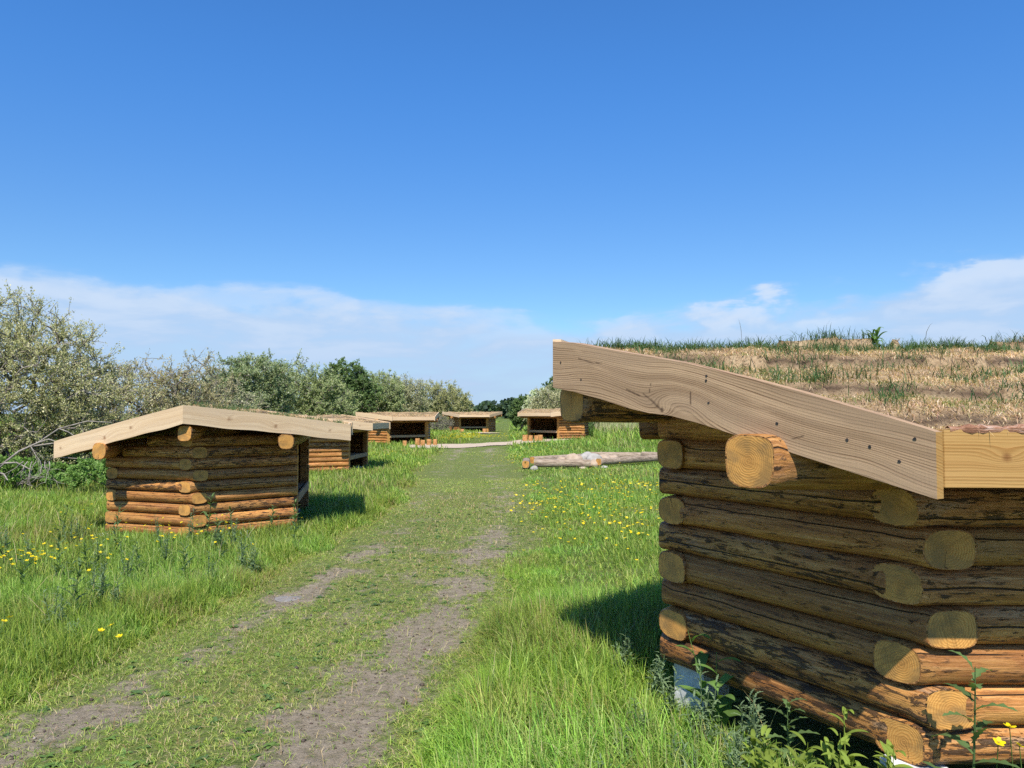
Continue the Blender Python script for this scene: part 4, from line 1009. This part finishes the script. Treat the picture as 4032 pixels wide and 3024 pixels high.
# fallen bleached branches
def fallen(name, label, pts_list, loc):
    root = None; polys = []
    for pts, r0, r1 in pts_list:
        pts = [np.array(p, float) for p in pts]; n = len(pts); polys.append((pts, [r0 + (r1 - r0) * i / (n - 1) for i in range(n)]))
    V, F = tubes(polys, 6); o = quick_mesh(name, V, F.ravel(), np.full(len(F), 4), M['dead'], None, smooth=True)
    o.location = loc; tag(o, label, 'branch'); return o
rg = np.random.default_rng(77)
def twiggy(p, d, L_, r, depth, out):
    n = 5; pts = [np.array(p, float)]; d = np.array(d, float)
    for i in range(n):
        d = d + rg.normal(0, .22, 3) + np.array([0, 0, -.06]); d /= np.linalg.norm(d); pts.append(pts[-1] + d * L_ / n)
        if pts[-1][2] < .03: pts[-1][2] = .03
    out.append((pts, r, r * .35))
    if depth:
        for i in range(1, n + 1):
            if rg.uniform() < .85:
                dd = d + rg.normal(0, .75, 3); dd /= np.linalg.norm(dd); twiggy(pts[i], dd, L_ * rg.uniform(.35, .6), r * .5, depth - 1, out)
BX = -10.0; BY = 16.3; B0 = h1(BX, BY)
W_ = lambda *pts: [(x - BX, dy, z) for x, z, dy in pts]
out = [(W_((-11.06, .15, -.1), (-10.76, .60, 0), (-10.43, .86, 0), (-10.09, 1.04, .1), (-9.65, 1.34, .1), (-9.1, 1.50, .2), (-8.58, 1.47, .2)), .030, .008),
       (W_((-10.65, .62, -.1), (-10.34, .64, -.2), (-9.98, .50, -.3)), .022, .010), (W_((-10.85, .42, 0), (-10.6, .40, -.2), (-10.45, .28, -.3)), .025, .01),
       (W_((-10.09, 1.04, .1), (-9.8, 1.12, 0), (-9.55, 1.04, 0)), .018, .008), (W_((-9.65, 1.34, .1), (-9.4, 1.28, 0), (-9.2, 1.15, 0)), .014, .006), (W_((-10.3, .95, .1), (-9.9, 1.02, .3), (-9.4, 1.0, .4)), .02, .008)]
twiggy((-.76, 0, .60), (-.4, -.5, -.5), .6, .015, 1, out); twiggy((-.65, -.1, .62), (-.2, -.4, -.7), .6, .014, 1, out); twiggy((-.2, 0, 1.0), (.5, -.3, -.3), .6, .012, 1, out)
fallen('fallen_branch', 'thick bleached dead branch leaning up behind the left end of the left shelter roof', out, (BX, BY, B0))
out = []
for k in range(7): twiggy((-.2 + .09 * k, -.2, .66), (.12 * (k - 3), -.35, -.6), .55, .010, 1, out)
fallen('fallen_branch', 'spray of thin grey dead twigs hanging under the left end of the left shelter roof', out, (BX, BY, B0))
out = []; twiggy((.2, .4, .35), (-.8, -.4, -.05), .9, .014, 2, out); twiggy((-.7, .3, .4), (-.6, -.3, .1), .8, .014, 2, out)
fallen('fallen_branch', 'tangle of dead grey twigs in the dark foot of the big left willow', out, (BX, BY, B0))
out = []; twiggy((0, 0, .0), (.35, 0, .9), 2.2, .03, 2, out); twiggy((.1, 0, .4), (.7, 0, .6), 1.6, .022, 2, out); twiggy((0, 0, .2), (-.3, 0, .9), 1.4, .022, 1, out)
fallen('bare_sapling', 'bare crooked sapling standing behind the left shelter peak', out, (-8.2, 21, h1(-8.2, 21)))

# distant wood beyond the field
n = 26000; k = 46; bx = np.linspace(-75, 60, k) + RNG.normal(0, 1.5, k); by = 255 + RNG.normal(0, 10, k); bh = RNG.uniform(3.6, 6.2, k) + np.where((bx > -8) & (bx < 4), 1.2, 0)
i = RNG.integers(0, k, n); d = RNG.normal(0, 1, (n, 3)); d /= np.linalg.norm(d, axis=1)[:, None]; rr = RNG.uniform(.55, 1.05, n)[:, None]
P = np.stack([bx[i], by[i], bh[i] * .5], 1) + d * rr * np.stack([RNG.uniform(3., 4.6, n), np.full(n, 3.), bh[i] * .56], 1); P = P[P[:, 2] > -.3]; n = len(P)
a = RNG.normal(0, 1, (n, 3)); a /= np.linalg.norm(a, axis=1)[:, None]; b = np.cross(a, RNG.normal(0, 1, (n, 3))); b /= np.linalg.norm(b, axis=1)[:, None]; s = RNG.uniform(.35, .8, n)[:, None]
V = np.stack([P - a * s, P - b * s, P + a * s, P + b * s], 1).reshape(-1, 3)
ct = np.array([(.075, .120, .070), (.085, .140, .070), (.060, .095, .065), (.105, .165, .06)])[RNG.integers(0, 4, k)][np.concatenate([i])[:n]]
o = quick_mesh('distant_wood', V, np.arange(n * 4), np.full(n, 4), M['leaf'], None, np.repeat(ct * RNG.uniform(.7, 1.3, (n, 1)), 4, 0))
tag(o, 'distant green wood closing the horizon beyond the farthest shelter', 'woodland', kind='stuff')

# ------------------------------------------------------------------ fire pit, stones, stools
random.seed(99)
def ring_log(a, b, r, label):
    mb = MB(); c = [(a[0] + b[0]) / 2, (a[1] + b[1]) / 2]; z = h1(*c)
    add_log(mb, (a[0] - c[0], a[1] - c[1], r + .03), (b[0] - c[0], b[1] - c[1], r * .95 + .03), r, seg=18, step=.1)
    o = mb.build('fire_pit_log', [M['pitbark'], M['end']]); o.location = (c[0], c[1], z + .03); tag(o, label, 'log', 'logs ringing the fire pit')
ring_log((.66, 23.3), (2.36, 23.25), .118, 'grey log at the front left of the fire pit ring, both orange ends showing')
ring_log((2.62, 23.35), (5.05, 25.75), .108, 'grey log at the front right of the fire pit ring, angling away')
ring_log((.66, 25.0), (2.45, 26.8), .118, 'grey log at the back left of the fire pit ring')
ring_log((2.62, 26.9), (4.45, 26.7), .12, 'pale grey log at the back right of the fire pit ring')
ring_log((.42, 23.55), (.47, 25.0), .118, 'short grey log closing the left side of the fire pit ring')
ring_log((4.58, 27.0), (5.3, 26.3), .12, 'grey log at the far right of the fire pit ring beside the near shelter')
def stone(x, y, s, mat, label, sq=.75):
    import bmesh
    bm = bmesh.new(); bmesh.ops.create_icosphere(bm, subdivisions=3, radius=1.); rg = np.random.default_rng(int(x * 1000) % 9999 + int(y * 100))
    f = rg.normal(0, 1, (5, 3)); ph = rg.uniform(0, 6, 5); sc = np.array([1, rg.uniform(.75, 1.1), sq])
    for v in bm.verts:
        q = np.array(v.co); k = 1 + sum(.07 * math.sin(2.2 * f[i].dot(q) + ph[i]) for i in range(5)); w = q * k * sc * s; v.co = (w[0], w[1], w[2] + s * sq * .7)
    me = bpy.data.meshes.new('stone'); bm.to_mesh(me); bm.free(); me.polygons.foreach_set('use_smooth', [True] * len(me.polygons)); me.materials.append(mat)
    o = link(bpy.data.objects.new('stone', me)); o.location = (x, y, h1(x, y) + (.04 if s > .18 else 0)); tag(o, label, 'stone')
stone(2.42, 25.1, .28, M['stone_white'], 'largest white stone in the middle of the fire pit')
stone(2.62, 24.6, .26, M['stone_white'], 'white stone in front of the largest one in the fire pit', .8)
stone(2.0, 25.0, .27, M['stone_tan'], 'rounded tan stone left of the white stones in the fire pit')
stone(1.62, 25.05, .19, M['stone_tan'], 'small tan stone at the left end of the fire pit stones')
stone(2.95, 24.9, .25, M['stone_tan'], 'tan boulder right of the white stones in the fire pit')
stone(3.25, 25.1, .23, M['stone_tan'], 'tan stone at the right end of the fire pit stones')
stone(2.47, 23.5, .17, M['stone_tan'], 'stone in the gap between the two front fire pit logs', .9)
stone(.66, 22.95, .11, M['stone_white'], 'white stone under the front left corner of the fire pit ring', .7)
stone(2.1, 22.95, .12, M['stone_tan'], 'flat stone lying in the grass before the fire pit', .4)
stone(2.75, 23.0, .11, M['stone_white'], 'small pale stone in front of the angled fire pit log', .5)

def stump(x, y, r, h, label, z=None):
    root = empty('stump_stool', (x, y, (h1(x, y) if z is None else z) + .02), random.uniform(0, 6)); tag(root, label, 'stool', 'stump stools before the shelters')
    r *= .74; h *= .78; mb = MB(); seg = 16; vs = []; ru = random.random(); p1 = random.uniform(0, 6)
    for zz, k in ((-.05, 1.04), (h * .5, 1.), (h - .012, .99), (h, .94)):
        for i in range(seg):
            a = 2 * PI * i / seg; q = r * k * (1 + .04 * math.sin(2 * a + p1) + .03 * math.sin(5 * a)); vs.append((q * math.cos(a), q * math.sin(a), zz))
    fs = []; uv = []
    for j in range(3):
        for i in range(seg):
            k = (i + 1) % seg; fs.append([j * seg + i, j * seg + k, (j + 1) * seg + k, (j + 1) * seg + i]); uv.append([(vs[j * seg][2], i * .04), (vs[j * seg][2], i * .04 + .04), (vs[(j + 1) * seg][2], i * .04 + .04), (vs[(j + 1) * seg][2], i * .04)])
    mb.add(vs, fs, uv, 0, True, ru); mb.build('bark', M['stumpbark'], root)
    mb = MB(); top = [(v[0] * .995, v[1] * .995, v[2] + .002) for v in vs[3 * seg:]]; mb.add(top, [list(range(seg))], [[(v[0], v[1]) for v in top]], 0, False, random.random()); mb.build('seat', M['end'], root)
for x, y, r, h, l in ((-5.62, 40.4, .15, .36, 'leftmost of the five stump stools, standing apart by the opening'), (-5.05, 41.2, .17, .48, 'tallest of the five stump stools on the gravel'), (-4.7, 40.6, .16, .38, 'stump stool between the tallest one and the right pair'),
                      (-4.42, 41.0, .18, .40, 'left stump of the touching pair before the shelter with five stools'), (-4.1, 41.1, .15, .40, 'right stump of the touching pair before the shelter with five stools'),
                      (.74, 43.4, .20, .44, 'leftmost of the four stump stools at the right shelter'), (1.05, 43.3, .17, .40, 'second from left of the four stump stools at the right shelter'), (1.36, 42.8, .17, .40, 'front one of the close pair of stumps at the right shelter'), (1.58, 43.1, .19, .42, 'rightmost of the four stump stools at the right shelter'),
                      (-4.15, 64.4, .2, .36, 'left stump stool before the farthest shelter'), (-2.3, 64.4, .22, .42, 'right stump stool before the farthest shelter')):
    stump(x, y, r, h, l)
# low soil mound in the track, shaped like the stones but no stone itself
stone(-1.98, 6.86, .12, M['greysoil'], 'low mound of grey soil lying bare at the left edge of the track', .08)

# ------------------------------------------------------------------ camera, sun, sky
cam = bpy.data.cameras.new('camera'); co = bpy.data.objects.new('camera', cam); link(co)
cam.sensor_width = 36.; cam.lens = 36 * 1661 / 2212; cam.clip_start = .05; cam.clip_end = 9000
co.location = (0, 0, 1.62); co.rotation_euler = (PI / 2 + math.atan(63.5 / 1661), 0, 0); scene.camera = co

EL = math.radians(53.5); sd = Vector((-.07, -.995, 0)).normalized() * math.cos(EL) + Vector((0, 0, math.sin(EL)))
sun = bpy.data.lights.new('sun', 'SUN'); sun.energy = 4.8; sun.angle = math.radians(.53); sun.color = (1., .94, .84)
so = bpy.data.objects.new('sun', sun); link(so); so.rotation_euler = sd.to_track_quat('Z', 'Y').to_euler(); so.location = (-3, -10, 15)

w = bpy.data.worlds.new('World'); scene.world = w; w.use_nodes = True; nt = w.node_tree; nt.nodes.clear()
t = NT.__new__(NT); t.t = nt; t.out = t.n('ShaderNodeOutputWorld')
sky = t.n('ShaderNodeTexSky', sky_type='NISHITA', sun_disc=False, sun_elevation=EL, sun_rotation=math.atan2(sd.x, sd.y), air_density=1.0, dust_density=.25, ozone_density=3.2, altitude=0.)
hs = t.n('ShaderNodeHueSaturation', i_Hue=.503, i_Saturation=1.12, i_Value=1.0, i_Color=sky.outputs[0])
dr = t.n('ShaderNodeTexCoord').outputs['Generated']; x, y, z = t.sep(dr)
az = t.math('ARCTAN2', x, y); el = t.math('ARCSINE', z)
tint = t.mix(t.sm(el, .12, .46), (.61, .79, .93), (.52, .925, 1.23)); hs = t.mix(1., hs.outputs[0], tint, 'MULTIPLY')
vec = t.vec(t.math('MULTIPLY', az, 6.5), t.math('MULTIPLY', el, 26.), 2.3)
n1 = t.noise(vec, 1.0, 7., .56, .25)
n2 = t.noise(t.vec(t.math('MULTIPLY', az, 9.), t.math('MULTIPLY', el, 26.), 7.7), 1.0, 6., .55, .2)
# top of the cloud bank: high at the left, lower in the middle, rising to the right
topn = t.noise(t.vec(t.math('MULTIPLY', az, 2.6), 4.1), 1., 4., .6)
topc = t.ramp(t.math('MULTIPLY_ADD', az, 1 / 1.2, .5), [(0., .158), (.25, .150), (.47, .138), (.57, .122), (.75, .136), (.87, .148), (1., .172)])
rightf = t.sm(az, .10, .30)
top = t.math('ADD', topc, t.math('MULTIPLY', t.math('SUBTRACT', topn, .5), .03))
n3 = t.noise(t.vec(t.math('MULTIPLY', az, 13.), t.math('MULTIPLY', el, 24.), 1.7), 1.0, 5., .5, .1)
edge = t.math('ADD', t.math('SUBTRACT', top, el), t.math('MULTIPLY', t.math('SUBTRACT', n1, .5), .06))
edge = t.math('ADD', edge, t.math('MULTIPLY', t.math('SUBTRACT', n3, .5), t.math('MULTIPLY_ADD', rightf, .05, .03)))
bank = t.n('ShaderNodeMapRange', interpolation_type='SMOOTHSTEP', i_0=edge, i_1=-.010, i_2=t.math('MULTIPLY_ADD', rightf, -.012, .036)).outputs[0]
puff = t.math('MULTIPLY', t.sm(n3, .44, .60), t.math('MULTIPLY', t.sm(edge, -.002, .008), t.math('SUBTRACT', 1., t.sm(edge, .022, .055))))
puff = t.math('MULTIPLY', puff, t.math('MULTIPLY_ADD', rightf, .55, .45))
soft = t.math('MULTIPLY', bank, t.math('MULTIPLY_ADD', t.sm(n1, .30, .66), .30, .66))
base = t.mix(soft, hs, (3.05, 4.05, 5.6))
base = t.mix(t.math('MULTIPLY', t.math('MULTIPLY', bank, t.sm(n1, .48, .66)), .85), base, (3.7, 4.6, 5.9))
base = t.mix(t.math('MULTIPLY', puff, .7), base, (4.3, 5.0, 6.05))
base = t.mix(t.math('MULTIPLY', t.sm(el, .13, .0), .45), base, (2.5, 3.6, 5.3))
bg = t.n('ShaderNodeBackground', i_Color=base, i_Strength=.114)
nt.links.new(bg.outputs[0], t.out.inputs[0])

vs = scene.view_settings; vs.view_transform = 'Standard'; vs.look = 'None'; vs.exposure = .5; vs.gamma = 1.
scene.cycles.use_denoising = False
scene.cycles.max_bounces = 6; scene.cycles.diffuse_bounces = 3; scene.cycles.transmission_bounces = 4; scene.cycles.transparent_max_bounces = 4
scene.cycles.use_adaptive_sampling = True; scene.cycles.adaptive_threshold = .015
